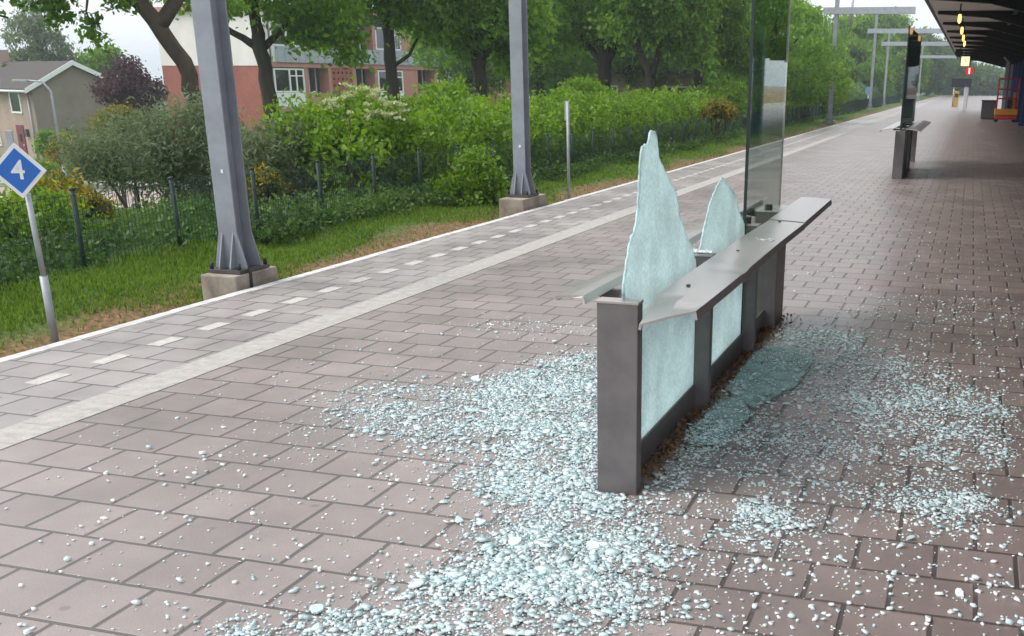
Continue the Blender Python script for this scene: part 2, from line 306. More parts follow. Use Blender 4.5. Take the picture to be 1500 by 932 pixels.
LM = dict(
    oak=leaf_mat('broadleaf_green', [(0.07, 0.135, 0.02), (0.12, 0.22, 0.028), (0.175, 0.30, 0.04), (0.25, 0.38, 0.06)], 0.58),
    oak_dark=leaf_mat('deep_green', [(0.065, 0.13, 0.022), (0.115, 0.215, 0.033), (0.17, 0.29, 0.045), (0.23, 0.36, 0.065)], 0.6),
    lime=leaf_mat('light_green', [(0.08, 0.15, 0.015), (0.135, 0.24, 0.022), (0.19, 0.32, 0.03), (0.26, 0.40, 0.05)], 0.45),
    hedge=leaf_mat('hedge_green', [(0.05, 0.11, 0.013), (0.11, 0.21, 0.02), (0.18, 0.30, 0.028), (0.26, 0.38, 0.05)], 0.42),
    willow=leaf_mat('grey_green', [(0.075, 0.11, 0.045), (0.12, 0.165, 0.075), (0.17, 0.215, 0.105), (0.23, 0.27, 0.16)], 0.4),
    birch=leaf_mat('pale_birch_green', [(0.11, 0.15, 0.075), (0.16, 0.21, 0.11), (0.21, 0.26, 0.15), (0.28, 0.33, 0.21)], 0.45),
    plum=leaf_mat('purple_leaf', [(0.035, 0.018, 0.02), (0.065, 0.03, 0.035), (0.10, 0.05, 0.055), (0.14, 0.085, 0.085)], 0.25),
    broom=leaf_mat('broom_yellow', [(0.05, 0.10, 0.02), (0.09, 0.14, 0.025), (0.30, 0.22, 0.015), (0.60, 0.36, 0.015)], 0.3),
    nettle=leaf_mat('nettle_green', [(0.022, 0.055, 0.012), (0.05, 0.105, 0.02), (0.09, 0.165, 0.032), (0.16, 0.23, 0.06)], 0.35),
    grass=leaf_mat('grass_green', [(0.075, 0.13, 0.02), (0.115, 0.20, 0.026), (0.16, 0.27, 0.035), (0.25, 0.30, 0.07)], 0.35),
    far=leaf_mat('far_green', [(0.05, 0.095, 0.03), (0.08, 0.14, 0.045), (0.11, 0.185, 0.06), (0.15, 0.23, 0.08)], 0.45),
    blossom=leaf_mat('cream_blossom', [(0.10, 0.18, 0.03), (0.30, 0.36, 0.14), (0.5, 0.52, 0.3), (0.55, 0.56, 0.38)], 0.3),
)

# ------------------------------------------------------------------ object helpers
def tag(o, label=None, cat=None, group=None, kind=None):
    if label: o['label'] = label
    if cat: o['category'] = cat
    if group: o['group'] = group
    if kind: o['kind'] = kind
    return o

def empty(name, loc, label, cat, group=None, rz=0.0):
    o = bpy.data.objects.new(name, None); COL.objects.link(o); o.location = loc; o.rotation_euler = (0, 0, rz)
    o.empty_display_size = 0.2
    return tag(o, label, cat, group)

def link(name, me, mt, parent=None, loc=(0, 0, 0)):
    o = bpy.data.objects.new(name, me); COL.objects.link(o)
    if mt and not me.materials:
        for x in (mt if isinstance(mt, (list, tuple)) else [mt]): me.materials.append(x)
    o.parent = parent; o.location = loc
    return o

class MB:
    """collects boxes, bars, tubes and prisms into ONE mesh"""
    def __init__(s): s.bm = bmesh.new()
    def box(s, c, d, rot=None, bev=0.0, mi=0):
        r = bmesh.ops.create_cube(s.bm, size=1.0)
        T = Matrix.Translation(Vector(c)) @ (rot.to_4x4() if rot else Matrix.Identity(4)) @ Matrix.Diagonal((d[0], d[1], d[2], 1))
        bmesh.ops.transform(s.bm, matrix=T, verts=r['verts'])
        es = {e for v in r['verts'] for e in v.link_edges}
        fs = {f for v in r['verts'] for f in v.link_faces}
        for f in fs: f.material_index = mi
        if bev: bmesh.ops.bevel(s.bm, geom=list(es), offset=bev, segments=2, affect='EDGES', profile=0.6)
        return s
    def tube(s, pts, rad, n=10, cap=True):
        pts = [Vector(p) for p in pts]
        if not hasattr(rad, '__len__'): rad = [rad] * len(pts)
        rings = []; up = Vector((0.31, 0.17, 0.93)).normalized()
        for i, p in enumerate(pts):
            d = (pts[min(i + 1, len(pts) - 1)] - pts[max(i - 1, 0)]).normalized()
            a = d.cross(up)
            if a.length < 0.05: a = d.cross(Vector((1, 0, 0)))
            a.normalize(); b = d.cross(a)
            rings.append([s.bm.verts.new(p + (a * math.cos(2 * math.pi * k / n) + b * math.sin(2 * math.pi * k / n)) * rad[i]) for k in range(n)])
        for i in range(len(rings) - 1):
            for k in range(n):
                f = s.bm.faces.new((rings[i][k], rings[i][(k + 1) % n], rings[i + 1][(k + 1) % n], rings[i + 1][k])); f.smooth = True
        if cap:
            s.bm.faces.new(rings[0][::-1]); s.bm.faces.new(rings[-1])
        return s
    def prism(s, poly, fn, t):
        """poly: 2-D outline; fn(x, y, w) -> 3-D point; thickness runs w from 0 to t"""
        a = [s.bm.verts.new(fn(x, y, 0)) for x, y in poly]; b = [s.bm.verts.new(fn(x, y, t)) for x, y in poly]
        s.bm.faces.new(a[::-1]); s.bm.faces.new(b); k = len(poly)
        for i in range(k): s.bm.faces.new((a[i], a[(i + 1) % k], b[(i + 1) % k], b[i]))
        return s
    def build(s, name, mt, parent=None, loc=(0, 0, 0)):
        bmesh.ops.recalc_face_normals(s.bm, faces=s.bm.faces[:])
        me = bpy.data.meshes.new(name); s.bm.to_mesh(me); s.bm.free()
        return link(name, me, mt, parent, loc)

def raw_mesh(name, V, nv, mt, tint=None, parent=None, loc=(0, 0, 0), faces=None):
    """fast mesh: V (F*nv,3) unshared polygons of nv corners, or explicit vertex ids in faces (F,nv); optional per-face tint"""
    me = bpy.data.meshes.new(name)
    V = np.asarray(V, np.float32)
    if faces is None: faces = np.arange(len(V), dtype=np.int32).reshape(-1, nv)
    F = len(faces)
    me.vertices.add(len(V)); me.vertices.foreach_set('co', V.ravel())
    me.loops.add(F * nv); me.loops.foreach_set('vertex_index', np.asarray(faces, np.int32).ravel())
    me.polygons.add(F); me.polygons.foreach_set('loop_start', np.arange(0, F * nv, nv, dtype=np.int32))
    if tint is not None:
        a = me.attributes.new('tint', 'FLOAT', 'FACE'); a.data.foreach_set('value', np.asarray(tint, np.float32))
    me.update(calc_edges=True); me.validate()
    return link(name, me, mt, parent, loc)

def leaves(P, size, ratio=0.55, droop=0.3, rng=RNG, jit=0.35):
    """one folded rhombus per point, random facing; returns quads (n*4,3)"""
    n = len(P)
    d = rng.normal(size=(n, 3)); d[:, 2] -= droop * 1.5; d /= np.linalg.norm(d, axis=1)[:, None]
    r = rng.normal(size=(n, 3)); sdir = np.cross(d, r); sdir /= np.linalg.norm(sdir, axis=1)[:, None] + 1e-9
    L_ = size * (1 + jit * rng.normal(size=(n, 1))).clip(0.4, 2); W_ = L_ * ratio
    up = np.cross(d, sdir)
    a = P - d * L_ * 0.5; c = P + d * L_ * 0.5
    b = P + sdir * W_ * 0.5 + up * W_ * 0.15; e = P - sdir * W_ * 0.5 + up * W_ * 0.15
    return np.stack([a, b, c, e], 1).reshape(-1, 3)

def clumps(centres, radii, per, rng=RNG, flat=0.75):
    n = len(centres)
    c = np.repeat(centres, per, 0); r = np.repeat(radii, per)[:, None]
    o = rng.normal(size=(n * per, 3)) * 0.5; o[:, 2] *= flat
    return c + o * r, np.repeat(np.arange(n), per)

def crown_points(blobs, n, rng=RNG, shell=0.55):
    """clump centres inside a union of ellipsoids (x,y,z,rx,ry,rz), biased outward"""
    wts = np.array([b[3] * b[4] * b[5] for b in blobs]) ** 0.55; wts /= wts.sum()
    k = rng.choice(len(blobs), n, p=wts); B = np.array(blobs)[k]
    d = rng.normal(size=(n, 3)); d /= np.linalg.norm(d, axis=1)[:, None]
    r = rng.uniform(size=(n, 1)) ** (1 / 3) * (1 - shell) + shell * rng.uniform(0.55, 1.05, (n, 1))
    return B[:, :3] + d * r.clip(0, 1.08) * B[:, 3:6]

def foliage(name, blobs, ncl, per, size, mt, parent=None, clr=0.4, flat=0.75, droop=0.3, ratio=0.55, shell=0.55, loc=(0, 0, 0), tint_bias=0.0, zmin=None):
    c = crown_points(blobs, ncl, shell=shell)
    P, idx = clumps(c, RNG.uniform(0.6, 1.3, ncl) * clr, per, flat=flat)
    ct = RNG.normal(0.5 + tint_bias, 0.16, ncl)
    tint = (ct[idx] + RNG.normal(0, 0.13, len(P))).clip(0, 1)
    if zmin is not None:
        k = P[:, 2] > zmin; P = P[k]; tint = tint[k]
    return raw_mesh(name, leaves(P, size, ratio, droop), 4, mt, tint, parent, loc)

def trunk_mesh(name, limbs, mt, parent, n=10):
    b = MB()
    for pts, rad in limbs:
        # resample with a little wander
        q = []; r = []
        P = [Vector(p) for p in pts]
        for i in range(len(P) - 1):
            for k in range(3):
                f = k / 3; q.append(P[i].lerp(P[i + 1], f) + Vector((random.gauss(0, 1), random.gauss(0, 1), 0)) * rad[i] * 0.13); r.append((rad[i] * (1 - f) + rad[i + 1] * f) * random.uniform(0.95, 1.05))
        q.append(P[-1]); r.append(rad[-1])
        b.tube(q, r, n)
    return b.build(name, mt, parent)

# ================================================================== SETTING
def gz(x, y):
    """ground height: flat by the platform, falling down an embankment to the streets"""
    x = np.asarray(x, float)
    t = ((-9.0 - x) / 9.0).clip(0, 1); t = t * t * (3 - 2 * t)
    v = ((-6.25 - x) / 0.6).clip(0, 1)
    y = np.asarray(y, float); rg_ = ((-6.6 - x) / 0.6).clip(0, 1) * ((x + 60) / 5).clip(0, 1)
    return -0.15 * (1 - v) - 0.02 * v - 3.0 * t + rg_ * 0.04 * (np.sin(x * 2.1 + y * 1.3) + np.sin(y * 2.9 - x * 0.7) * 0.6)

xs = np.concatenate([np.linspace(-900, -60, 15), np.linspace(-52, -20, 17), np.linspace(-19, -6.5, 56), [-6.35, -6.2, -6.05, -5.95, -5.7], np.linspace(-4, 30, 6), [80, 300, 900]])
ys = np.concatenate([[-200, -60, -20], np.linspace(-6, 40, 63), np.linspace(44, 200, 27), [300, 600, 1500]])
X, Y = np.meshgrid(xs, ys); Z = gz(X, Y)
Z = np.where(X > -5.8, -0.35, Z)
V = np.stack([X, Y, Z], -1).reshape(-1, 3); nx = len(xs)
fi = np.array([[j * nx + i, j * nx + i + 1, (j + 1) * nx + i + 1, (j + 1) * nx + i] for j in range(len(ys) - 1) for i in range(nx - 1)])
g = raw_mesh('ground', V, 4, MT['ground'], faces=fi); tag(g, kind='structure')
g.data.polygons.foreach_set('use_smooth', [True] * len(g.data.polygons))

# platform slab with its top paving
PX0, PX1, PY0, PY1 = -5.80, 16.0, -6.0, 230.0
b = MB(); b.box(((PX0 + PX1) / 2, (PY0 + PY1) / 2, -0.25), (PX1 - PX0, PY1 - PY0, 0.5))
tag(b.build('platform', MT['paver']), kind='structure')
b = MB()
y = PY0
while y < PY1:
    L_ = 1.0; b.box((-5.85, y + L_ / 2, -0.2 + random.uniform(-0.002, 0.002)), (0.096, L_ - 0.006, 0.408), bev=0.004); y += L_
tag(b.build('platform_edge', MT['white_line']), kind='structure')
b = MB()
y = -2.0
while y < PY1:
    b.box((-4.53, y + 0.15, 0.001), (0.26, 0.296, 0.006)); y += 0.3
tag(b.build('guide_line', MT['line']), kind='structure')
b = MB(); y = 4.92 - 0.525 * 8
while y < 120:
    b.box((-5.21, y + 0.14, 0.001), (0.11, 0.255, 0.006)); y += 0.525
tag(b.build('edge_markings', MT['dash']), kind='structure')
# small ballast stones along the outer edge
n = 2600
P = np.stack([RNG.uniform(-6.12, -5.91, n) - RNG.exponential(0.03, n), 3 + RNG.exponential(11, n), np.full(n, -0.13)], 1)
def pebble_quads(P, r, rng=RNG, hz=0.7):
    """one irregular squashed octahedral stone per point; triangles (n*8*3,3)"""
    n = len(P); rr = r[:, None]
    ang = rng.uniform(0, 6.28, n)
    def pt(a, rad, z): return P + np.stack([np.cos(ang + a) * rad, np.sin(ang + a) * rad, z], 1)
    ring = [pt(k * math.pi / 2 + 0.2, r * rng.uniform(0.7, 1.2, n), r * rng.uniform(0, 0.4, n)) for k in range(4)]
    top = pt(0.5, r * 0.3, r * hz); bot = pt(0, r * 0.2, -r * 0.5)
    tr = []
    for k in range(4):
        tr += [ring[k], ring[(k + 1) % 4], top, ring[(k + 1) % 4], ring[k], bot]
    return np.stack(tr, 1).reshape(-1, 3)
tag(raw_mesh('ballast_stones', pebble_quads(P, RNG.uniform(0.012, 0.035, n)), 3, MT['stone']), 'small dark stones strewn along the outer edge of the platform', 'stones', kind='stuff')

# street below the embankment
s0, s1 = at(-150, 272, 49), at(470, 270, 47)
d = (s1 - s0); d.z = 0; d.normalize(); nrm = Vector((-d.y, d.x, 0))
if nrm.dot(Vector((-0.26, 0.9, 0))) < 0: nrm = -nrm
mid = (s0 + s1) / 2
ang = math.atan2(d.y, d.x); Rz = Matrix.Rotation(ang, 3, 'Z')
ZB = -3.02
b = MB(); b.box((mid.x - nrm.x * 3.5, mid.y - nrm.y * 3.5, ZB + 0.03 - 0.1), (120, 6.5, 0.24), Rz)
tag(b.build('street', MT['road']), kind='structure')
b = MB(); b.box((mid.x + nrm.x * 0.7, mid.y + nrm.y * 0.7, ZB + 0.06), (120, 1.7, 0.36), Rz)
tag(b.build('pavement', MT['kerb']), kind='structure')

# ================================================================== CANOPY (platform roof on the right)
CX0, CX1, CY0, CY1, CZ = -1.2, 9.0, 3.0, 92.0, 3.5
can = empty('platform_canopy', (2.3, 30, 0), 'long dark platform roof on blue columns along the right side', 'canopy')
def rel(o, p): return Vector(p) - o.location
b = MB()
b.box(rel(can, ((CX0 + CX1) / 2, (CY0 + CY1) / 2, CZ + 0.28)), (CX1 - CX0 + 0.3, CY1 - CY0, 0.16))
b.build('roof', MT['canopy'], can)
b = MB(); b.box(rel(can, (CX0 - 0.1, (CY0 + CY1) / 2, CZ + 0.25)), (0.08, CY1 - CY0 - 0.1, 0.14))
b.build('fascia', MT['dark_steel'], can)
y = CY0 + 2.4
while y < CY1:
    b = MB()
    b.prism([(CX0 + 0.05, CZ + 0.19), (CX1, CZ + 0.19), (CX1, CZ - 0.45), (2.5, CZ - 0.45), (2.0, CZ - 0.42), (0.2, CZ + 0.02), (CX0 + 0.05, CZ + 0.12)],
            lambda x, z, w, y=y: rel(can, (x, y + w, z)), 0.22)
    b.build('beam', MT['dark_steel'], can)
    b = MB(); b.box(rel(can, (2.45, y + 0.11, (CZ - 0.47) / 2)), (0.26, 0.26, CZ - 0.47), bev=0.01)
    b.box(rel(can, (2.45, y + 0.11, 0.06)), (0.42, 0.42, 0.12), bev=0.01)
    b.build('column', MT['blue_steel'], can)
    y += 5.6
b = MB()
for xx in np.arange(0.9, 9, 1.15): b.box(rel(can, (xx, (CY0 + CY1) / 2, CZ + 0.135)), (0.1, CY1 - CY0 - 0.3, 0.11))
b.build('purlin', MT['dark_steel'], can)

hall = empty('station_building', (9.4, 40, 0), 'dark station building standing behind the blue columns under the roof', 'building')
b = MB(); b.box(rel(hall, (9.6, 25, 1.85)), (0.3, 58, 3.7)); b.build('wall', MT['station_wall'], hall)
for yy in np.arange(2, 50, 5.6):
    f = MB()
    for dx, dz, sx_, sz_ in ((-1.55, 0, 0.08, 2.4), (1.55, 0, 0.08, 2.4), (0, 1.2, 3.18, 0.08), (0, -1.2, 3.18, 0.08), (0, 0, 0.06, 2.32)):
        f.box(rel(hall, (9.42, yy + dx, 1.7 + dz)), (0.07, sx_, sz_))
    wf = f.build('window', MT['blue_steel'], hall)
    p_ = MB(); p_.box(rel(hall, (9.44, yy, 1.7)), (0.01, 3.02, 2.32)); p_.build('pane', MT['glass_dark'], wf)

# hanging lamps along the roof edge
lampm = None
LY = [(21.5, 'first'), (30.6, ''), (37.0, ''), (42.6, ''), (48.2, '')]
lampl = ['glowing amber lamp hanging highest and nearest under the roof edge', 'glowing amber lamp under the roof edge, largest fully visible one',
         'glowing amber lamp under the roof edge, second down the row from the largest', 'glowing amber lamp under the roof edge, between two smaller glowing ones',
         'glowing amber lamp nearest the lit clock box, smallest of the row']
lamp0 = empty('platform_lamp', (-0.5, LY[0][0], 3.5), lampl[0], 'lamp', 'amber lamps under the roof edge')
b = MB(); b.tube([(0, 0, 0.20), (0, 0, 0.0)], 0.02, 8); b.tube([(0, 0, 0.03), (0, 0, -0.05)], [0.05, 0.10], 14); b.build('lamp_holder', MT['dark_steel'], lamp0)
b = MB(); b.tube([(0, 0, -0.05), (0, 0, -0.09), (0, 0, -0.19), (0, 0, -0.24), (0, 0, -0.27)], [0.03, 0.044, 0.048, 0.036, 0.015], 14); b.build('lamp_globe', MT['lamp'], lamp0)
for i in range(1, 5):
    o = lamp0.copy(); COL.objects.link(o); o.location.y = LY[i][0]; o['label'] = lampl[i]
    for ch in lamp0.children:
        c = ch.copy(); COL.objects.link(c); c.parent = o

# lit clock box, red sign, hooded speaker under the far roof
p = at(1414, 90, 60)
ck = empty('station_clock', p, 'square lit yellowish clock box hanging from the far roof edge', 'clock')
b = MB(); b.box((0, 0, 0), (0.50, 0.22, 0.54), bev=0.02); b.build('housing', MT['dark_steel'], ck)
b = MB(); b.box((0, -0.116, 0), (0.45, 0.012, 0.49)); fc = b.build('clock_face', MT['clock'], ck)
b = MB(); b.box((0.0, -0.126, 0.07), (0.025, 0.006, 0.17)); b.box((0.04, -0.126, -0.01), (0.12, 0.006, 0.022)); b.build('clock_hands', MT['dark_steel'], fc)
b = MB(); b.tube([(0, 0, 0.26), (0, 0, 3.64 - p.z)], 0.025, 8); b.build('hanger', MT['dark_steel'], ck)
p = at(1420, 104, 62)
rs = empty('red_sign', p, 'small glowing red sign with a white upright stroke below the clock', 'sign')
b = MB(); b.tube([(0, -0.06, 0), (0, 0.06, 0)], 0.22, 24); b.build('sign_body', MT['red_lit'], rs)
b = MB(); b.prism([(-0.035, -0.15), (0.035, -0.15), (0.035, 0.15), (-0.02, 0.15), (-0.07, 0.10), (-0.035, 0.09)], lambda x, z, w: (x, -0.075 + w, z), 0.012); b.build('stroke', MT['white_lit'], rs)
b = MB(); b.tube([(0, 0, 0.2), (0, 0, 3.64 - p.z)], 0.02, 8); b.build('hanger', MT['dark_steel'], rs)
p = at(1405, 76, 55)
sp = empty('loudspeaker', p, 'small dark loudspeaker horn hanging at the roof edge left of the clock', 'loudspeaker')
b = MB(); b.tube([(0, 0.2, 0.02), (0, 0, 0), (0, -0.25, -0.06)], [0.07, 0.09, 0.2], 14); b.build('horn', MT['dark_steel'], sp)
b = MB(); b.tube([(0, 0.05, 0.05), (0.15, 0.05, 0.3), (0.2, 0.05, 3.6 - p.z)], 0.025, 8); b.build('bracket', MT['dark_steel'], sp)

# red and yellow personnel lift standing under the roof, dark bin beside it
lf = empty('personnel_lift', (1.76, 61.2, 0), 'red personnel lift with yellow base and grey mast under the roof', 'lift')
b = MB(); b.box((0, 0, 0.24), (1.04, 0.8, 0.22), bev=0.03); b.build('chassis', MT['red'], lf)
b = MB(); b.box((0, 0, 0.50), (1.12, 0.84, 0.28), bev=0.03); b.build('platform_tray', MT['yellow'], lf)
for sx_ in (-1, 1):
    for sy in (-1, 1):
        b = MB(); b.tube([(sx_ * 0.44, sy * 0.3 - 0.05, 0.12), (sx_ * 0.44, sy * 0.3 + 0.05, 0.12)], 0.12, 16); b.build('wheel', MT['black'], lf)
b = MB()
for sx_ in (-0.48, 0.48):
    for sy in (-0.35, 0.35): b.tube([(sx_, sy, 0.64), (sx_, sy, 2.1)], 0.035, 8)
for z in (1.15, 1.6, 2.1):
    b.tube([(-0.48, -0.35, z), (0.48, -0.35, z)], 0.035, 8); b.tube([(-0.48, 0.35, z), (0.48, 0.35, z)], 0.035, 8)
    b.tube([(-0.48, -0.35, z), (-0.48, 0.35, z)], 0.035, 8); b.tube([(0.48, -0.35, z), (0.48, 0.35, z)], 0.035, 8)
b.build('guard_rail', MT['red'], lf)
b = MB(); b.box((-0.16, 0.05, 1.75), (0.17, 0.2, 2.3)); b.box((0.06, 0.08, 1.7), (0.12, 0.16, 2.2)); b.tube([(-0.1, 0, 2.85), (-0.4, 0, 3.15)], 0.04, 8); b.build('mast', MT['galv2'], lf)
b = MB(); b.box((0.33, -0.2, 1.05), (0.14, 0.05, 0.8)); b.build('hazard_panel', MT['yellow'], lf)
b = MB(); b.box((0.12, -0.28, 0.95), (0.22, 0.16, 0.55), bev=0.02); b.build('control_box', MT['black'], lf)
bn = empty('platform_bin', (0.98, 66.0, 0), 'low dark grey bin beside the red lift under the roof', 'bin')
b = MB(); b.box((0, 0, 0.50), (0.80, 0.7, 0.9), bev=0.03); b.build('body', MT['steel_dark'], bn)
b = MB(); b.box((0, 0, 0.98), (0.86, 0.76, 0.07), bev=0.02); b.build('lid', MT['black'], bn)
b = MB(); b.box((0, 0, 0.025), (0.7, 0.6, 0.05)); b.build('base', MT['black'], bn)

# ================================================================== GLASS WIND SCREENS
GX = -1.34; PXL, PXR = -1.432, -1.25; PT = 0.855
def make_posts(root, ys, deep):
    for yy, dp in zip(ys, deep):
        b = MB(); b.box(rel(root, ((PXL + PXR) / 2, yy + dp / 2, PT / 2)), (PXR - PXL, dp, PT), bev=0.004)
        po = b.build('post', MT['steel'], root)
        c = MB(); c.box(rel(root, ((PXL + PXR) / 2, yy + dp / 2, PT + 0.004)), (PXR - PXL + 0.006, dp + 0.006, 0.012), bev=0.002); c.build('post_cap', MT['ledge'], po)
def ledge_profile(side):
    # cross-section of the ledge: almost level plate beside the posts with a folded lip
    if side > 0: return [(-1.205, 0.868), (-1.20, 0.888), (-1.08, 0.884), (-0.965, 0.878), (-0.958, 0.842)]
    return [(-1.475, 0.845), (-1.485, 0.880), (-1.55, 0.874), (-1.625, 0.862), (-1.63, 0.845)]
def ledge(root, side, y0, y1, bend=None, name='ledge', seg=40):
    pr = ledge_profile(side); b = MB(); bm = b.bm; rows = []
    for k in range(seg + 1):
        yy = y0 + (y1 - y0) * k / seg; row = []
        for j, (x, z) in enumerate(pr):
            p_ = Vector((x, yy, z))
            if bend: p_ = bend(p_, j)
            row.append(bm.verts.new(rel(root, p_)))
        rows.append(row)
    for k in range(seg):
        for j in range(len(pr) - 1):
            bm.faces.new((rows[k][j], rows[k][j + 1], rows[k + 1][j + 1], rows[k + 1][j]))
    o = b.build(name, MT['ledge'], root)
    md = o.modifiers.new('thickness', 'SOLIDIFY'); md.thickness = 0.012; md.offset = -1
    return o
def bend_right(p, j):
    q = p.copy()
    # the near inner corner was knocked down: a fold from the inner edge to the outer tip
    f = (p.x + 1.20) / 0.24
    yfold = 4.43 - 0.34 * f
    if p.y < yfold: q.z -= (yfold - p.y) * 0.26
    q.z -= 0.007 * math.exp(-((p.y - 5.15) / 0.08) ** 2) * f
    q.z += 0.003 * math.sin(p.y * 2.3)
    return q
def bend_left(p, j):
    q = p.copy(); q.y += 0.08 * (-1.475 - p.x) / 0.23
    q.z += 0.004 * math.sin(p.y * 3.1)
    return q

ws = empty('wind_screen', (-1.34, 6.0, 0), 'smashed glass wind screen on four grey posts with jagged shards standing', 'wind screen')
YP = [4.27, 5.68, 7.06, 7.90]; DP = [0.075, 0.075, 0.075, 0.40]
make_posts(ws, YP, DP)
for a, bq in ((4.345, 5.68), (5.755, 7.06), (7.135, 7.90)):
    b = MB(); b.box(rel(ws, (GX - 0.002, (a + bq) / 2, 0.07)), (0.034, bq - a - 0.002, 0.14), bev=0.003)
    b.build('bottom_rail', MT['steel'], ws)
ledge(ws, 1, 4.12, 7.16, bend_right, seg=120)
ledge(ws, 1, 7.175, 8.62, lambda p, j: p + Vector((0.0, 0, 0.003 + 0.008 * (p.y - 7.17))), seg=12)
ledge(ws, -1, 4.25, 8.5, bend_left)
for yy in (4.6, 5.70, 7.08, 8.05):
    for s in (1, -1):
        b = MB(); x0 = PXR if s > 0 else PXL; dz = 0 if s > 0 else -0.012
        b.prism([(0.002, 0.80), (0.02, 0.80), (0.20 if s > 0 else 0.16, 0.825), (0.20 if s > 0 else 0.16, 0.845), (0.05, 0.862 + dz), (0.002, 0.85)], lambda x, z, wd, yy=yy, s=s, x0=x0: rel(ws, (x0 + s * x, yy + wd, z)), 0.03)
        b.build('bracket', MT['steel_dark'], ws)
def jag(poly, amp, rng):
    """roughen an outline in small steps"""
    o = []
    for i in range(len(poly)):
        p0, p1 = np.array(poly[i]), np.array(poly[(i + 1) % len(poly)]); Ld = np.linalg.norm(p1 - p0); n = max(1, int(Ld / 0.017))
        o.append(tuple(p0))
        for k in range(1, n):
            q = p0 + (p1 - p0) * k / n
            if q[1] > 0.80: q = q + rng.normal(0, amp, 2)
            o.append(tuple(q))
    return o
sh1 = [(4.35, 0.14), (5.68, 0.14), (5.678, 0.80), (5.651, 0.841), (5.568, 0.923), (5.418, 0.998), (5.296, 1.111), (5.199, 1.236), (5.008, 1.338), (4.888, 1.409),
       (4.835, 1.507), (4.783, 1.526), (4.737, 1.52), (4.704, 1.475), (4.66, 1.478), (4.605, 1.45), (4.585, 1.389), (4.56, 1.208), (4.528, 1.146), (4.431, 1.074), (4.354, 0.927), (4.35, 0.82)]
sh2 = [(5.757, 0.14), (7.058, 0.14), (7.055, 0.80), (7.012, 0.872), (6.811, 0.976), (6.651, 1.098), (6.446, 1.161), (6.30, 1.215), (6.226, 1.203), (6.037, 1.128), (5.865, 0.991), (5.765, 0.88), (5.757, 0.82)]
for sh in (sh1, sh2):
    poly = jag(sh, 0.0058, RNG)
    b = MB(); b.prism(poly, lambda yy, z, wd: rel(ws, (GX - 0.005 + wd, yy, z)), 0.010)
    o = b.build('broken_pane', MT['crazed'], ws)
    o['label'] = 'pale mint crazed pane broken to a tall jagged spike' if sh is sh1 else 'pale mint crazed pane broken to a low rounded fin'
# bright fractured rim along the broken outline
    c = MB(); c.tube([rel(ws, (GX, yy, z)) for yy, z in poly if z > 0.83], 0.0055, 5); c.build('broken_edge', MT['crazed'], o)
b = MB(); b.box(rel(ws, (GX, 7.74, 1.50)), (0.012, 1.40, 2.72), bev=0.0015)
cp = b.build('clear_pane', MT['pane'], ws); cp['label'] = 'tall unbroken clear glass pane'
for yy, ww, mm_ in ((7.035, 0.020, 'pane_edge'), (8.445, 0.014, 'ledge')):
    b = MB(); b.box(rel(ws, (GX, yy, 1.50)), (ww, 0.008, 2.72)); b.build('pane_edge', MT[mm_], cp)
for yy in (7.12, 7.95):
    b = MB(); b.box(rel(ws, (GX, yy, 0.88)), (0.05, 0.05, 0.05), bev=0.004); b.build('pane_clamp', MT['bolt'], ws)
# crumbs of glass left on top of posts
n = 150
P = np.stack([RNG.uniform(PXL, PXR, n), RNG.normal(5.715, 0.02, n), np.full(n, PT + 0.018)], 1)
P2 = np.stack([RNG.uniform(-1.15, -1.0, 14), RNG.normal(6.2, 0.03, 14), np.full(14, 0.885)], 1)
PS = np.concatenate([P, P2]); PS[:, :] -= np.array(ws.location)
for yy in (4.62, 5.72, 7.095, 8.065):
    b = MB(); b.tube([rel(ws, (-1.12, yy, 0.884)), rel(ws, (-1.12, yy, 0.891))], 0.010, 8); b.build('screw', MT['steel_dark'], ws)
raw_mesh('glass_crumbs', pebble_quads(PS, RNG.uniform(0.005, 0.012, len(PS))), 3, MT['dice'], RNG.uniform(0.4, 1, len(PS) * 8), ws)['kind'] = 'stuff'

w2 = empty('wind_screen', (-1.25, 23.8, 0), 'second wind screen further along with a tall dark glass pane', 'wind screen')
for yy, dp in ((22.3, 0.08), (23.6, 0.08), (25.1, 0.2), (27.6, 0.1)):
    b = MB(); b.box(rel(w2, (-1.255, yy + dp / 2, 0.45)), (0.19, dp, 0.90), bev=0.004); b.build('post', MT['steel'], w2)
for a, bq in ((22.38, 23.6), (23.68, 25.1)):
    b = MB(); b.box(rel(w2, (-1.22, (a + bq) / 2, 0.45)), (0.08, bq - a - 0.004, 0.86), bev=0.003); b.build('infill_panel', MT['steel_dark'], w2)
for s in (1, -1):
    b = MB(); bm = b.bm; x0 = -1.255 + s * 0.11; pr = [(x0, 0.955), (x0 + s * 0.10, 0.95), (x0 + s * 0.265, 0.915), (x0 + s * 0.27, 0.89)]
    rr = [[bm.verts.new(rel(w2, (x, yy, z))) for x, z in pr] for yy in (22.0, 27.9)]
    for j in range(3): bm.faces.new((rr[0][j], rr[0][j + 1], rr[1][j + 1], rr[1][j]))
    o = b.build('ledge', MT['ledge'], w2); md = o.modifiers.new('thickness', 'SOLIDIFY'); md.thickness = 0.014; md.offset = -1
b = MB()
for yy in (22.33, 23.63, 25.2): b.box(rel(w2, (-1.255, yy, 0.925)), (0.30, 0.03, 0.03))
b.build('bracket', MT['steel_dark'], w2)
b = MB(); b.box(rel(w2, (-1.265, 25.0, 1.86)), (0.012, 5.3, 1.86), bev=0.001); p2 = b.build('clear_pane', pane_mat('dark_tinted_glass', (0.13, 0.18, 0.17), 0.30, 0.02), w2)  # glass tinted darker and less reflective than the first screen's pane
b = MB(); b.box(rel(w2, (-1.265, 22.342, 1.86)), (0.02, 0.012, 1.86)); b.build('pane_edge', MT['pane_edge'], p2)

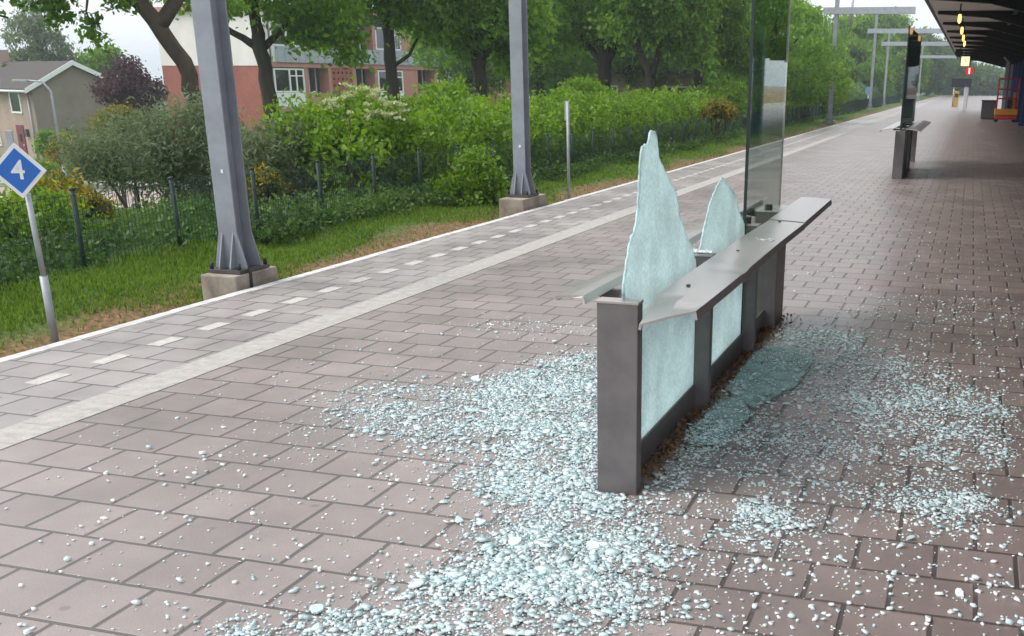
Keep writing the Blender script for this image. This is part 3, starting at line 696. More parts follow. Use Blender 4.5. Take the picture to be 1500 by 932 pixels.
# ================================================================== HAZE
hm, ht, hb_, ho_ = new_mat('damp_air'); ht.nodes.remove(hb_)
pv = N(ht, 'ShaderNodeVolumePrincipled'); pv.inputs['Density'].default_value = 0.0009; pv.inputs['Color'].default_value = (0.80, 0.88, 0.95, 1); pv.inputs['Anisotropy'].default_value = 0.2
ht.links.new(pv.outputs[0], ho_.inputs['Volume'])
b = MB(); b.box((0, 650, 7.9), (1900, 1800, 24.4)); tag(b.build('haze', hm), 'thin damp haze filling the air over the whole place', 'haze', kind='stuff')
# ================================================================== MASTS
def h_section(b, cx, cy, z0, z1, wx, dy, t=0.014, bow=0.0):
    b.box((cx, cy - dy / 2 + t / 2, (z0 + z1) / 2), (wx, t, z1 - z0), bev=0.002)
    b.box((cx, cy + dy / 2 - t / 2, (z0 + z1) / 2), (wx, t, z1 - z0), bev=0.002)
    b.box((cx, cy, (z0 + z1) / 2), (t, dy - 2 * t - 0.004, z1 - z0))
def make_mast(loc, label, hgt, foot, beam=None, group='catenary masts along the platform edge'):
    r = empty('catenary_mast', loc, label, 'mast', group)
    z0 = foot[2]
    b = MB(); b.box((0, 0, z0 / 2 - 0.15), (foot[0], foot[1], z0 + 0.3), bev=0.015); b.build('footing', MT['concrete'], r)
    b = MB(); b.box((0, 0, z0 + 0.02), (0.33, 0.44, 0.03), bev=0.003); bp_ = b.build('base_plate', MT['steel_dark'], r)
    for sx_ in (-0.14, 0.14):
        for sy in (-0.19, 0.19):
            b = MB(); b.tube([(sx_, sy, z0 + 0.03), (sx_, sy, z0 + 0.09)], 0.018, 6); b.build('bolt', MT['bolt'], bp_)
    b = MB(); h_section(b, 0, 0, z0 + 0.035, hgt, 0.185, 0.215); b.build('column', MT['galv'], r)
    for s in (-1, 1):
        for sy in (-0.10, 0.10):
            b = MB(); b.prism([(s * 0.094, z0 + 0.037), (s * 0.16, z0 + 0.037), (s * 0.16, z0 + 0.06), (s * 0.094, z0 + 0.34)], lambda x, z, w, sy=sy: (x, sy - 0.006 + w, z), 0.012); b.build('gusset', MT['galv'], r)
    for sx_ in (-0.055, 0.055):
        b = MB(); b.prism([(-0.110, z0 + 0.037), (-0.20, z0 + 0.037), (-0.20, z0 + 0.06), (-0.110, z0 + 0.34)], lambda y, z, w, sx_=sx_: (sx_ - 0.006 + w, y, z), 0.012); b.build('gusset', MT['galv'], r)
    if beam:
        z, x1, th = beam
        b = MB(); b.box(((x1 - 0.6) / 2, -0.14, z), (x1 + 0.6, 0.03, th)); b.box(((x1 - 0.6) / 2, 0.14, z), (x1 + 0.6, 0.03, th)); b.box(((x1 - 0.6) / 2, 0, z + th / 2 - 0.01), (x1 + 0.55, 0.24, 0.02))
        b.build('portal_beam', MT['galv2'], r)
    return r
m1 = make_mast((-6.135, 8.25, 0), 'nearest grey steel mast bolted on a concrete block beside the grass', 7.5, (0.36, 0.62, 0.115))
b = MB(); b.tube([(0.10, -0.05, 0.26), (0.15, -0.08, 0.17), (0.185, -0.1, 0.125), (0.195, -0.12, -0.1)], 0.014, 8); b.build('earth_cable', MT['bolt'], m1)
b = MB(); b.box((0.02, -0.111, 0.98), (0.022, 0.003, 0.03)); b.build('sticker', MT['sign_white'], m1)
m2 = make_mast((-6.14, 14.95, 0), 'grey steel mast on a concrete block in front of the green hedge', 8.0, (0.38, 0.9, 0.155))
b = MB(); b.tube([(0.02, -0.110, 0.86), (0.02, -0.118, 0.86)], 0.02, 10); b.build('number_disc', MT['sign_white'], m2)
make_mast((-6.5, 55.0, 0), 'distant grey mast with a crossbeam, right of the tall glass pane', 8.0, (0.5, 1.0, 0.1), (5.0, 3.6, 0.30))
make_mast((-7.4, 88.0, 0), 'distant grey mast with crossbeam, left one of the close pair', 6.9, (0.5, 1.0, 0.1), (5.55, 6.0, 0.32))
make_mast((-7.55, 104.0, 0), 'distant grey mast with lower crossbeam, right one of the close pair', 6.2, (0.5, 1.0, 0.1), (5.2, 6.3, 0.32))
make_mast((-6.6, 150.0, 0), 'farthest thin grey mast seen right of the dark glass pane', 6.5, (0.5, 1.0, 0.1), (5.2, 6.0, 0.34))
# slim drop post hanging from the beam of the third mast
o = empty('drop_post', at(1248, 20, 55), 'short pale post hanging from the overhead beam above the far hedge', 'post')
b = MB(); b.tube([(0, 0, -0.6), (0, 0, 0.9)], 0.07, 8); b.build('tube', MT['galv2'], o)
b = MB(); b.box((0, 0, 0.02), (0.3, 0.3, 0.05)); b.build('clamp', MT['steel_dark'], o)

# ================================================================== SIGNS
sg = empty('track_sign', (-6.26, 6.19, 0), 'blue diamond sign reading 4 on a grey pole in the grass', 'sign')
b = MB(); b.tube([(0, 0.03, -0.1), (0, 0.03, 0.38)], 0.028, 12); b.tube([(0, 0.03, 0.37), (-0.01, 0.03, 0.96)], 0.020, 12); b.build('pole', MT['galv2'], sg)
pl = MB(); fnz = lambda x, z, wd: (x - 0.03, wd, z + 1.115)
def diamond(h): return [(0, -h), (h * 0.96, 0), (0, h), (-h * 0.96, 0)]
pl.prism(diamond(0.187), fnz, -0.012); plate = pl.build('plate', MT['sign_white'], sg)
b = MB(); b.prism(diamond(0.152), lambda x, z, wd: fnz(x, z, -0.0145 + wd), 0.002); b.build('blue_face', MT['sign_blue'], plate)
tx = bpy.data.curves.new('number', 'FONT'); tx.body = '4'; tx.size = 0.185; tx.align_x = 'CENTER'; tx.align_y = 'CENTER'; tx.extrude = 0.001; tx.offset = 0.0015
to = bpy.data.objects.new('number', tx); COL.objects.link(to); to.parent = plate; to.location = (-0.03, -0.0165, 1.115); to.rotation_euler = (R_(90), 0, 0)
tx.materials.append(MT['sign_white'])
bpy.context.view_layer.update()
nm = bpy.data.meshes.new_from_object(to.evaluated_get(bpy.context.evaluated_depsgraph_get())); nm.name = 'number'
ta = bpy.data.objects.new('number', nm); COL.objects.link(ta); ta.parent = plate; ta.location = to.location; ta.rotation_euler = to.rotation_euler
if not nm.materials: nm.materials.append(MT['sign_white'])
bpy.data.objects.remove(to); ta.name = 'number'
b = MB(); b.box((-0.055, 0.018, 1.30), (0.045, 0.02, 0.16), bev=0.004); b.build('bracket', MT['galv2'], sg)
sg.rotation_euler = (0, 0, R_(28))

s2 = empty('marker_post', (-5.98, 16.47, 0), 'thin grey post with a narrow edge-on plate before the hedge', 'post')
b = MB(); b.tube([(0, 0, -0.1), (0, 0, 1.44)], 0.024, 10); b.build('pole', MT['galv2'], s2)
b = MB(); b.box((-0.01, 0, 1.31), (0.075, 0.03, 0.29), bev=0.008); b.build('plate', MT['galv2'], s2)
s3 = empty('round_sign', (-8.0, 92.8, 0), 'small light blue sign on a post by the far hedge', 'sign')
b = MB(); b.tube([(0, 0, -0.1), (0, 0, 1.0)], 0.04, 8); b.build('pole', MT['galv2'], s3)
b = MB(); b.tube([(0, -0.03, 1.3), (0, 0, 1.3)], 0.30, 20); b.build('disc', mat('pale_blue_sign', (0.16, 0.26, 0.40), 0.4), s3)
# far end of the platform
p = at(1409, 118, 95); f1 = empty('departure_board', (p.x, p.y, 0), 'far dark information board on a post beyond the roof', 'board')
b = MB(); b.box((0, 0, 2.0), (1.7, 0.15, 0.75), bev=0.02); b.build('screen', MT['dark_steel'], f1)
b = MB(); b.tube([(-0.6, 0, 0), (-0.6, 0, 1.65)], 0.06, 8); b.tube([(0.6, 0, 0), (0.6, 0, 1.65)], 0.06, 8); b.build('pole', MT['galv2'], f1)
p = at(1416, 125, 80); f2 = empty('white_post', (p.x, p.y, 0), 'far white post standing on the platform under the clock', 'post')
b = MB(); b.box((0, 0, 0.85), (0.28, 0.28, 1.7), bev=0.02); b.build('shaft', MT['sign_white'], f2)
b = MB(); b.box((0, 0, 1.8), (0.4, 0.4, 0.16), bev=0.02); b.build('head', MT['steel_dark'], f2)
p = at(1402, 128, 95); f3 = empty('ticket_pillar', (p.x, p.y, 0), 'far small yellow pillar beside the dark information board', 'pillar')
b = MB(); b.box((0, 0, 0.65), (0.45, 0.4, 1.3), bev=0.03); b.build('body', mat('dull_yellow', (0.42, 0.27, 0.06), 0.5), f3)
b = MB(); b.box((0, -0.21, 0.95), (0.3, 0.02, 0.3)); b.build('screen', MT['dark_steel'], f3)

# street lamp and round traffic sign on the street below
p = at(95, 258, 45)
sl = empty('street_lamp', (p.x, p.y, ZB), 'tall thin grey street lamp in front of the brown gable', 'street lamp')
hh = at(62, 118, 45).z - ZB
b = MB(); b.tube([(0, 0, 0), (0, 0, 1.2)], 0.085, 10); b.tube([(0, 0, 1.18), (0, 0, hh - 0.4), (-0.25, -0.1, hh - 0.05), (-0.8, -0.3, hh)], [0.055, 0.045, 0.04, 0.035], 10); b.build('pole', MT['galv2'], sl)
b = MB(); b.box((-1.05, -0.39, hh - 0.02), (0.6, 0.25, 0.1), Matrix.Rotation(0.35, 3, 'Z'), bev=0.03); b.build('lamp_head', MT['galv2'], sl)
p = at(159, 183, 42)
ns = empty('traffic_sign', (p.x, p.y, ZB), 'small round red and blue traffic sign among the bushes', 'sign')
zz = p.z - ZB
b = MB(); b.tube([(0, 0, 0), (0, 0, zz - 0.1)], 0.03, 8); b.build('pole', MT['galv2'], ns)
b = MB(); b.tube([(0, -0.02, zz), (0, 0.01, zz)], 0.30, 24); dsk = b.build('disc', MT['red'], ns)
b = MB(); b.prism([(0.22 * math.cos(a), 0.22 * math.sin(a)) for a in np.linspace(0, 2 * math.pi, 20, endpoint=False)], lambda x, z, wd: (x, -0.026 + wd, zz + z), 0.004); b.build('blue_face', MT['sign_blue'], dsk)
b = MB(); b.box((0, -0.030, zz), (0.46, 0.004, 0.06), Matrix.Rotation(R_(40), 3, 'Y')); b.build('slash', MT['red'], dsk)
ns.rotation_euler = (0, 0, R_(25))

# ================================================================== FENCE
fx = -7.67
fe = empty('mesh_fence', (fx, 8.08, 0), 'dark green wire mesh fence running between grass and hedge', 'fence')
pm = MB(); pm.tube([(0, 0, -0.2), (0, 0, 0.775)], 0.024, 12); pm.tube([(0, 0, 0.770), (0, 0, 0.79), (0, 0, 0.797)], [0.027, 0.026, 0.012], 12) 
me0 = None
for i in range(-3, 92):
    y_ = 1.33 * i
    if me0 is None:
        o = pm.build('post', MT['fence'], fe); me0 = o.data
    else:
        o = link('post', me0, None, fe)
    o.location = (0, y_, random.uniform(-0.02, 0.02)); o.rotation_euler = (random.gauss(0, 0.012), random.gauss(0, 0.015), 0)
yl = np.arange(-4, 122, 0.05); n = len(yl); t = 0.0019
def bars(c0, c1, t):
    """square bars between point pairs -> quads"""
    d = c1 - c0; d /= np.linalg.norm(d, axis=1)[:, None]; a = np.where(np.abs(d[:, 2:3]) > 0.5, [[1, 0, 0]], [[0, 0, 1]]); a = np.broadcast_to(a, d.shape); bb = np.cross(d, a)
    cs = [(-1, -1), (1, -1), (1, 1), (-1, 1)]; q = []
    for k in range(4):
        (p, r), (p2, r2) = cs[k], cs[(k + 1) % 4]
        q.append(np.stack([c0 + (a * p + bb * r) * t, c0 + (a * p2 + bb * r2) * t, c1 + (a * p2 + bb * r2) * t, c1 + (a * p + bb * r) * t], 1))
    return np.concatenate(q).reshape(-1, 3)
zv = np.zeros(n)
v0 = np.stack([zv + 0.03, yl, zv - 0.05], 1); v1 = np.stack([zv + 0.03, yl, zv + 0.74], 1)
hz_ = np.array([0.02, 0.2, 0.38, 0.56, 0.73]); h0 = np.stack([hz_ * 0 + 0.036, hz_ * 0 - 4, hz_], 1); h1 = h0 + np.array([0, 126, 0])
raw_mesh('mesh_panel', np.concatenate([bars(v0, v1, t), bars(h0, h1, t * 1.1)]), 4, MT['fence'], None, fe)

# ================================================================== BUILDINGS
def frame_basis(dirv):
    x = Vector((dirv[0], dirv[1], 0)).normalized(); return x
# --- red apartment block: nearest corner, facade running away to the right, gable away to the left
c0 = at(395, 115, 70); c0.z = 0
vdir = Vector((c0.x, c0.y, 0)).normalized(); rgt = Vector((vdir.y, -vdir.x, 0))
fd = (rgt * 0.79 + vdir * 0.61).normalized()      # facade direction
gd = (-rgt * 0.70 + vdir * 0.71).normalized()     # gable direction
gd = (fd.cross(Vector((0, 0, 1))) * -1); 
if gd.dot(vdir) < 0: gd = -gd
ap = empty('apartment_block', (c0.x, c0.y, ZB), 'red brick apartment block with salmon facade behind the trees', 'building')
ap.rotation_euler = (0, 0, math.atan2(fd.y, fd.x))   # local x along facade, local y into the block
Z0 = -ZB                                             # platform level in local z
FL, GD_, RT = 34.0, 11.5, Z0 + 6.0
def bx(b, x0, x1, y0, y1, z0, z1, **k): b.box(((x0 + x1) / 2, (y0 + y1) / 2, (z0 + z1) / 2), (x1 - x0, y1 - y0, z1 - z0), **k)
b = MB(); bx(b, -0.15, 0.15, 0, GD_, 0, Z0 + 2.55); b.build('gable_wall', MT['brick_red'], ap)
b = MB(); bx(b, -0.18, 0.15, -0.05, GD_, Z0 + 2.552, RT); b.build('upper_gable', MT['white_wall'], ap)
b = MB(); bx(b, 0.16, FL, 1.6, GD_, 0, RT - 0.02); b.build('core', MT['room'], ap)
b = MB(); bx(b, -0.5, FL + 0.3, -0.5, GD_ + 0.4, RT, RT + 0.32); b.build('roof', MT['pink'], ap)
b = MB()
for zf in (Z0 - 0.25, Z0 + 2.62): bx(b, 0.16, FL, -0.06, 1.58, zf - 0.14, zf + 0.14)
b.build('floor_band', MT['pink'], ap)
b = MB(); bx(b, 0.6, FL, -0.16, -0.10, Z0 + 2.78, Z0 + 3.75)
for i in range(60): bx(b, 0.7 + i * 0.55, 0.78 + i * 0.55, -0.19, -0.165, Z0 + 2.8, Z0 + 3.72)
b.build('balcony_parapet', MT['grey_clad'], ap)
bays = []
x = 0.5
pat = ['win', 'log', 'perf', 'log', 'win', 'pier', 'log', 'win', 'log', 'perf', 'log', 'win']
wid = dict(win=2.5, log=1.75, perf=1.9, pier=0.9)
for zf in (Z0 - 2.95, Z0 - 0.11, Z0 + 2.76):
    x = 0.35
    for kx, kind in enumerate(pat):
        W_ = wid[kind]; hi = zf + 2.57
        if kind == 'win':
            s_ = MB(); bx(s_, x + 0.02, x + W_ - 0.02, 0.0, 0.12, zf + 0.02, zf + 1.0); s_.build('spandrel_panel', MT['white_frame'], ap)
            f = MB(); z0_, z1_ = zf + 1.02, hi - 0.05
            for xa, xb in ((x + 0.02, x + 0.13), (x + W_ - 0.13, x + W_ - 0.02), (x + 1.22, x + 1.34), (x + 1.78, x + 1.88)): bx(f, xa, xb, 0.0, 0.12, z0_, z1_)
            for za, zb in ((z0_ - 0.002, z0_ + 0.1), (z1_ - 0.1, z1_ + 0.002)): bx(f, x + 0.13, x + W_ - 0.13, 0.004, 0.116, za, zb)
            bx(f, x + 1.34, x + W_ - 0.13, 0.01, 0.11, z1_ - 0.5, z1_ - 0.42)
            wf = f.build('window', MT['white_frame'], ap)
            g_ = MB(); bx(g_, x + 0.1, x + W_ - 0.1, 0.05, 0.06, z0_ + 0.05, z1_ - 0.05); g_.build('pane', MT['glass_dark'], wf)
            if kx == 4 or (kx == 0 and zf > Z0 + 1):
                cu = MB(); bx(cu, x + 1.4, x + W_ - 0.15, 0.25, 0.30, z0_, z1_); cu.build('curtain', MT['curtain'], wf)
        elif kind == 'log':
            s_ = MB(); bx(s_, x + 0.02, x + W_ - 0.02, 0.0, 0.15, zf + 0.02, zf + 0.95); s_.build('loggia_parapet', MT['pink'], ap)
            f = MB()
            for xa in (x + 0.2, x + 0.75, x + 1.35): bx(f, xa, xa + 0.07, 0.9, 0.97, zf + 0.1, hi)
            wf = f.build('loggia_door', MT['white_frame'], ap)
            g_ = MB(); bx(g_, x + 0.02, x + W_ - 0.02, 1.0, 1.01, zf, hi); g_.build('pane', MT['glass_dark'], wf)
            cu = MB(); bx(cu, x + 0.85, x + 1.3, 1.2, 1.24, zf, hi); cu.build('curtain', MT['curtain'], wf)
        elif kind == 'perf':
            s_ = MB(); cols_, rows_ = 5, 6; m_ = 0.16
            hw = W_ / cols_; hh_ = 2.5 / rows_
            for i in range(cols_ + 1): bx(s_, x + i * hw - m_ * 0.72, x + i * hw + m_ * 0.72, 0, 0.14, zf, hi)
            for j in range(rows_ + 1): bx(s_, x, x + W_, 0.002, 0.138, max(zf, zf + j * hh_ - m_ * 0.8), min(hi, zf + j * hh_ + m_ * 0.8))
            s_.build('perforated_wall', MT['brick_red'], ap)
        else:
            s_ = MB(); bx(s_, x, x + W_, 0, 0.2, zf, hi); s_.build('pier', MT['pink'], ap)
        pr_ = MB(); bx(pr_, x + W_ - 0.0, x + W_ + 0.26, -0.02, 1.55, zf, hi + 0.02); pr_.build('party_pier', MT['pink'], ap)
        x += W_ + 0.28

# --- brown house with low pitched roof, gable towards the railway
hc = at(46, 132, 60)
vd = Vector((hc.x, hc.y, 0)).normalized(); rg = Vector((vd.y, -vd.x, 0))
ga = (rg * 0.93 + vd * 0.36).normalized()
ho = empty('brown_house', (hc.x, hc.y, ZB), 'brown two storey house with white gable trim and dark roof', 'building')
ho.rotation_euler = (0, 0, math.atan2(ga.y, ga.x))   # local x along the gable, local y away along the front wall
EV = hc.z - ZB; GW = 5.3; RH = 1.35; RX = 2.35
b = MB(); b.prism([(0, 0), (GW, 0), (GW, EV), (RX, EV + RH), (0, EV)], lambda x, z, wd: (x, wd, z), 0.25); b.build('gable_wall', MT['gable'], ho)
b = MB(); bx(b, 0.0, 0.25, 0.252, 16, 0, EV); b.build('front_wall', MT['plaster'], ho)
b = MB(); bx(b, GW - 0.25, GW, 0.252, 16, 0, EV); b.build('back_wall', MT['plaster'], ho)
b = MB()
b.prism([(-0.35, EV - 0.12), (RX, EV + RH + 0.05), (RX, EV + RH + 0.22), (-0.35, EV + 0.05)], lambda x, z, wd: (x, -0.2 + wd, z), 16.4)
b.prism([(GW + 0.35, EV - 0.12), (RX + 0.001, EV + RH + 0.05), (RX + 0.001, EV + RH + 0.22), (GW + 0.35, EV + 0.05)], lambda x, z, wd: (x, -0.2 + wd, z), 16.4)
rf = b.build('roof', MT['roof'], ho)
b = MB()
b.prism([(-0.42, EV - 0.18), (RX, EV + RH + 0.0), (RX, EV + RH + 0.26), (-0.42, EV + 0.08)], lambda x, z, wd: (x, -0.26 + wd, z), 0.05)
b.prism([(GW + 0.42, EV - 0.18), (RX + 0.001, EV + RH + 0.0), (RX + 0.001, EV + RH + 0.26), (GW + 0.42, EV + 0.08)], lambda x, z, wd: (x, -0.26 + wd, z), 0.05)
b.build('barge_board', MT['white_frame'], rf)
b = MB(); bx(b, 2.0, 2.6, 9.2, 9.9, EV + RH - 0.2, EV + RH + 0.9); b.build('chimney', MT['plaster'], rf)
def hwin(y0, y1, z0, z1):
    f = MB()
    for ya, yb in ((y0, y0 + 0.12), (y1 - 0.12, y1)): bx(f, -0.06, 0.02, ya, yb, z0, z1)
    for za, zb in ((z0, z0 + 0.1), (z1 - 0.1, z1)): bx(f, -0.058, 0.018, y0 + 0.12, y1 - 0.12, za, zb)
    wf = f.build('window', MT['white_frame'], ho)
    g_ = MB(); bx(g_, -0.02, -0.01, y0 + 0.1, y1 - 0.1, z0 + 0.08, z1 - 0.08); g_.build('pane', MT['glass_dark'], wf)
hwin(1.7, 3.2, 2.75, 4.05); hwin(5.3, 6.9, 2.75, 4.05); hwin(9, 11, 2.75, 4.05); hwin(5.6, 7.2, 0.8, 2.0)
b = MB(); bx(b, -0.05, 0.02, 2.0, 3.0, 0.05, 2.1); dr = b.build('door', MT['door_red'], ho)
b = MB(); b.tube([(-0.1, 2.15, 1.0), (-0.05, 2.15, 1.0)], 0.04, 8); b.build('handle', MT['white_frame'], dr)
b = MB(); bx(b, -0.07, -0.052, 2.35, 2.65, 1.2, 1.6); b.build('pane', MT['glass_dark'], dr)
b = MB(); bx(b, -0.16, 0.0, 1.3, 1.55, 1.5, 1.9); b.build('wall_lamp', MT['steel_dark'], ho)
b = MB(); b.tube([(-0.38, -0.1, EV - 0.08), (-0.38, 15.9, EV - 0.08)], 0.07, 8); b.build('gutter', MT['white_frame'], ho)
b = MB(); b.tube([(-0.08, 0.5, EV - 0.2), (-0.08, 0.5, 0.1)], 0.05, 8); b.build('downpipe', MT['galv2'], ho)
# --- low brick house far behind the hedge, glimpsed between trunks
hb = at(985, 128, 62)
bh = empty('brick_house', (hb.x, hb.y, ZB), 'low brick house glimpsed between tree trunks above the hedge', 'building')
bh.rotation_euler = (0, 0, math.atan2(rgt.y, rgt.x))
b = MB(); bx(b, -5.5, 3.0, 0, 5, 0, 5.2); b.build('wall', MT['plaster'], bh)
b = MB(); b.prism([(-0.4, 5.2), (5.4, 5.2), (2.5, 7.0)], lambda y, z, wd: (-5.8 + wd, y, z), 9.1); b.build('roof', MT['roof'], bh)
for xx in (-4.6, -0.4):
    f = MB(); bx(f, xx, xx + 1.3, -0.05, 0.01, 3.3, 4.6); wf = f.build('window', MT['white_frame'], bh)
    g_ = MB(); bx(g_, xx + 0.1, xx + 1.2, -0.06, -0.052, 3.4, 4.5); g_.build('pane', MT['room'], wf)

# ================================================================== TREES
def tree(base_uvD, label, limbs, blobs, ncl, per, size, lm, bark='bark', name='broadleaf_tree', clr=0.5, group=None, cat='tree', droop=0.35, tb=0.0):
    u, v, D = base_uvD; p = at(u, v, D); gzv = float(gz(p.x, p.y))
    r = empty(name, (p.x, p.y, gzv), label, cat, group); off = p.z - gzv      # local zero is the ground; limb heights count from the survey point
    view = Vector((p.x, p.y, 0)).normalized(); rt = Vector((view.y, -view.x, 0))
    def loc(q): return rt * q[0] + view * q[1] + Vector((0, 0, q[2] + off))
    LL = [([loc((pts[0][0], pts[0][1], -off - 0.2))] + [loc(q) for q in pts] if i == 0 else [loc(q) for q in pts], ([rad[0] * 1.25] + list(rad)) if i == 0 else rad) for i, (pts, rad) in enumerate(limbs)]
    trunk_mesh('trunk', LL, MT[bark], r)
    BB = []
    for (x, y, z, a, b_, c) in blobs:
        q = loc((x, y, z)); BB.append((q.x, q.y, q.z, a, a if b_ is None else b_, c))
    foliage('crown', BB, ncl, per, size, lm, r, clr=clr, droop=droop, tint_bias=tb)
    return r
# leaning tree at far left (trunk passes behind the near mast)
tree((287, 150, 20), 'leaning broadleaf tree behind the nearest mast, boughs hanging at top left',
     [([(0, 0, 0), (-0.12, 0, 0.7), (-0.55, 0, 1.4), (-1.1, 0, 2.1), (-1.6, 0.2, 3.4), (-1.9, 0.3, 5)], [0.155, 0.155, 0.145, 0.13, 0.10, 0.06]),
      ([(-0.45, 0, 1.3), (0.1, 0.1, 2.1), (0.6, 0.3, 3.2)], [0.13, 0.11, 0.06]), ([(-0.9, 0, 1.9), (-1.6, -0.3, 1.95), (-2.1, -0.4, 1.8), (-2.6, -0.5, 1.65)], [0.06, 0.035, 0.025, 0.012]), ([(-1.5, -0.25, 1.95), (-1.6, -0.2, 1.5), (-1.52, -0.2, 1.1)], [0.025, 0.018, 0.008]),
      ([(-1.5, 0, 3.1), (-2.9, -0.2, 3.2), (-3.9, -0.2, 2.4)], [0.09, 0.05, 0.02])],
     [(-1.6, 0, 4.0, 2.0, None, 1.4), (-2.9, 0, 3.0, 1.3, None, 0.9), (0.2, 0.5, 3.2, 1.6, None, 1.0), (-2.2, -0.2, 1.95, 0.75, 0.5, 0.4), (-1.5, 0, 2.3, 0.8, None, 0.45), (-0.6, 0.3, 2.1, 0.9, None, 0.4), (-2.35, -0.3, 1.72, 0.42, 0.3, 0.24), (-2.05, -0.4, 1.45, 0.2, 0.2, 0.22), (-1.6, -0.2, 1.30, 0.16, 0.2, 0.2), (-1.5, -0.2, 1.05, 0.1, 0.1, 0.14), (-1.05, 0, 1.75, 0.4, 0.3, 0.16), (-2.7, -0.4, 1.95, 0.4, 0.3, 0.2), (0.75, 0.2, 1.65, 0.35, None, 0.2), (-4.2, 0, 2.6, 0.7, None, 0.5)],
     900, 22, 0.105, LM['oak_dark'], 'bark', clr=0.22)
tree((397, 165, 27), 'dark forked tree in front of the red brick gable',
     [([(0, 0, 0), (-0.02, 0, 0.8), (-0.1, 0, 1.55), (-0.15, 0, 2.4), (0, 0, 4)], [0.20, 0.18, 0.17, 0.13, 0.09]), ([(-0.1, 0, 1.5), (-0.7, 0, 1.85), (-1.1, 0, 2.1), (-1.5, 0, 3.0)], [0.11, 0.08, 0.07, 0.04]),
      ([(-0.05, 0, 1.5), (0.5, 0.2, 2.0), (0.9, 0.2, 2.8)], [0.09, 0.07, 0.04])],
     [(0, 0, 4.6, 2.8, None, 1.9), (1.0, 0, 2.75, 1.6, None, 0.75), (-1.2, 0, 2.9, 1.2, None, 0.6), (1.7, -0.3, 2.1, 0.75, None, 0.4), (2.0, -0.2, 1.5, 0.35, None, 0.35), (0.9, 0, 1.75, 0.4, None, 0.3)],
     680, 26, 0.15, LM['oak'], 'bark_dark', clr=0.42)
tree((577, 140, 31), 'slender tree in front of the salmon apartment facade',
     [([(0, 0, 0), (-0.03, 0, 1.0), (-0.06, 0, 2.2), (0, 0, 4.2)], [0.19, 0.17, 0.15, 0.08]), ([(0, 0, 0.75), (0.5, 0, 1.1), (0.9, 0, 1.8)], [0.06, 0.05, 0.02])],
     [(0, 0, 4.6, 2.9, None, 1.9), (-1.1, 0, 2.7, 1.4, None, 0.6), (1.0, 0, 2.7, 1.4, None, 0.65), (-1.9, 0, 1.7, 0.4, None, 0.6), (1.4, 0, 1.9, 0.6, None, 0.4), (0.2, 0, 2.3, 0.9, None, 0.45)],
     680, 26, 0.16, LM['oak'], 'bark_dark', clr=0.45, tb=0.1)
tree((704, 150, 33), 'full green tree with a straight trunk left of the second mast',
     [([(0, 0, 0), (0.0, 0, 0.9), (-0.1, 0, 1.8), (-0.2, 0, 4.2)], [0.20, 0.19, 0.16, 0.08]), ([(0.02, 0, 0.9), (0.3, 0, 1.6), (0.6, 0, 2.8)], [0.13, 0.11, 0.05]), ([(-0.05, 0, 1.2), (-0.6, 0, 2.1), (-1.0, 0, 3)], [0.08, 0.06, 0.03])],
     [(0, 0, 4.4, 2.8, None, 2.1), (0.1, 0, 2.5, 1.9, None, 0.95), (-1.2, 0, 2.4, 0.9, None, 0.8), (1.3, 0, 2.1, 0.8, None, 0.7), (-0.4, 0.3, 1.7, 0.7, None, 0.5), (1.0, 0.3, 1.4, 0.5, None, 0.6)],
     800, 26, 0.16, LM['oak'], 'bark_dark', clr=0.45, tb=0.08)
tree((884, 128, 42), 'spreading dark tree right of the second mast, bare lower trunk',
     [([(0, 0, 0), (0.05, 0, 1.0), (-0.2, 0, 2.2), (-0.6, 0, 4.5)], [0.30, 0.28, 0.2, 0.1]), ([(0.02, 0, 0.8), (0.7, 0, 1.9), (1.2, 0, 3.4)], [0.18, 0.14, 0.07]), ([(0, 0, 0.9), (-0.9, 0, 1.8), (-1.6, 0, 2.6)], [0.14, 0.1, 0.05])],
     [(0, 0, 4.6, 3.6, None, 2.4), (-1.6, 0, 2.3, 1.5, None, 0.9), (1.2, 0, 2.7, 1.7, None, 0.9), (0.1, 0.5, 2.0, 1.2, None, 0.6), (-2.4, 0, 1.4, 0.5, None, 0.5)],
     950, 26, 0.19, LM['oak'], 'bark_dark', clr=0.5)
tree((955, 135, 40), 'dark tree with an angled fork standing left of the tall glass pane',
     [([(0, 0, 0), (-0.1, 0, 0.6), (-0.5, 0, 1.5), (-0.9, 0, 3.2)], [0.16, 0.15, 0.12, 0.07]), ([(-0.05, 0, 0.5), (0.25, 0, 1.4), (0.6, 0, 3.0)], [0.14, 0.12, 0.06])],
     [(0.2, 0, 4.4, 2.6, None, 2.3), (0.9, 0, 2.5, 1.5, None, 0.9), (-0.8, 0, 2.4, 1.2, None, 0.8), (1.5, 0, 1.5, 0.7, None, 0.6)],
     800, 26, 0.18, LM['oak_dark'], 'bark_dark', clr=0.5, tb=0.1)
tree((1020, 130, 44), 'dark green tree directly behind the tall glass pane edge',
     [([(0, 0, 0), (0.05, 0, 1.2), (0.1, 0, 2.5), (0, 0, 5)], [0.22, 0.2, 0.16, 0.08]), ([(0.05, 0, 1.2), (0.8, 0, 2.2), (1.3, 0, 3.2)], [0.12, 0.09, 0.04])],
     [(0, 0, 4.6, 3.0, None, 2.6), (0.9, 0, 2.3, 1.5, None, 1.0), (-1.2, 0, 2.2, 1.0, None, 0.8), (1.9, 0, 1.3, 0.9, None, 0.7), (0.3, 0, 1.6, 0.5, None, 0.4)],
     800, 26, 0.19, LM['oak_dark'], 'bark_dark', clr=0.5)
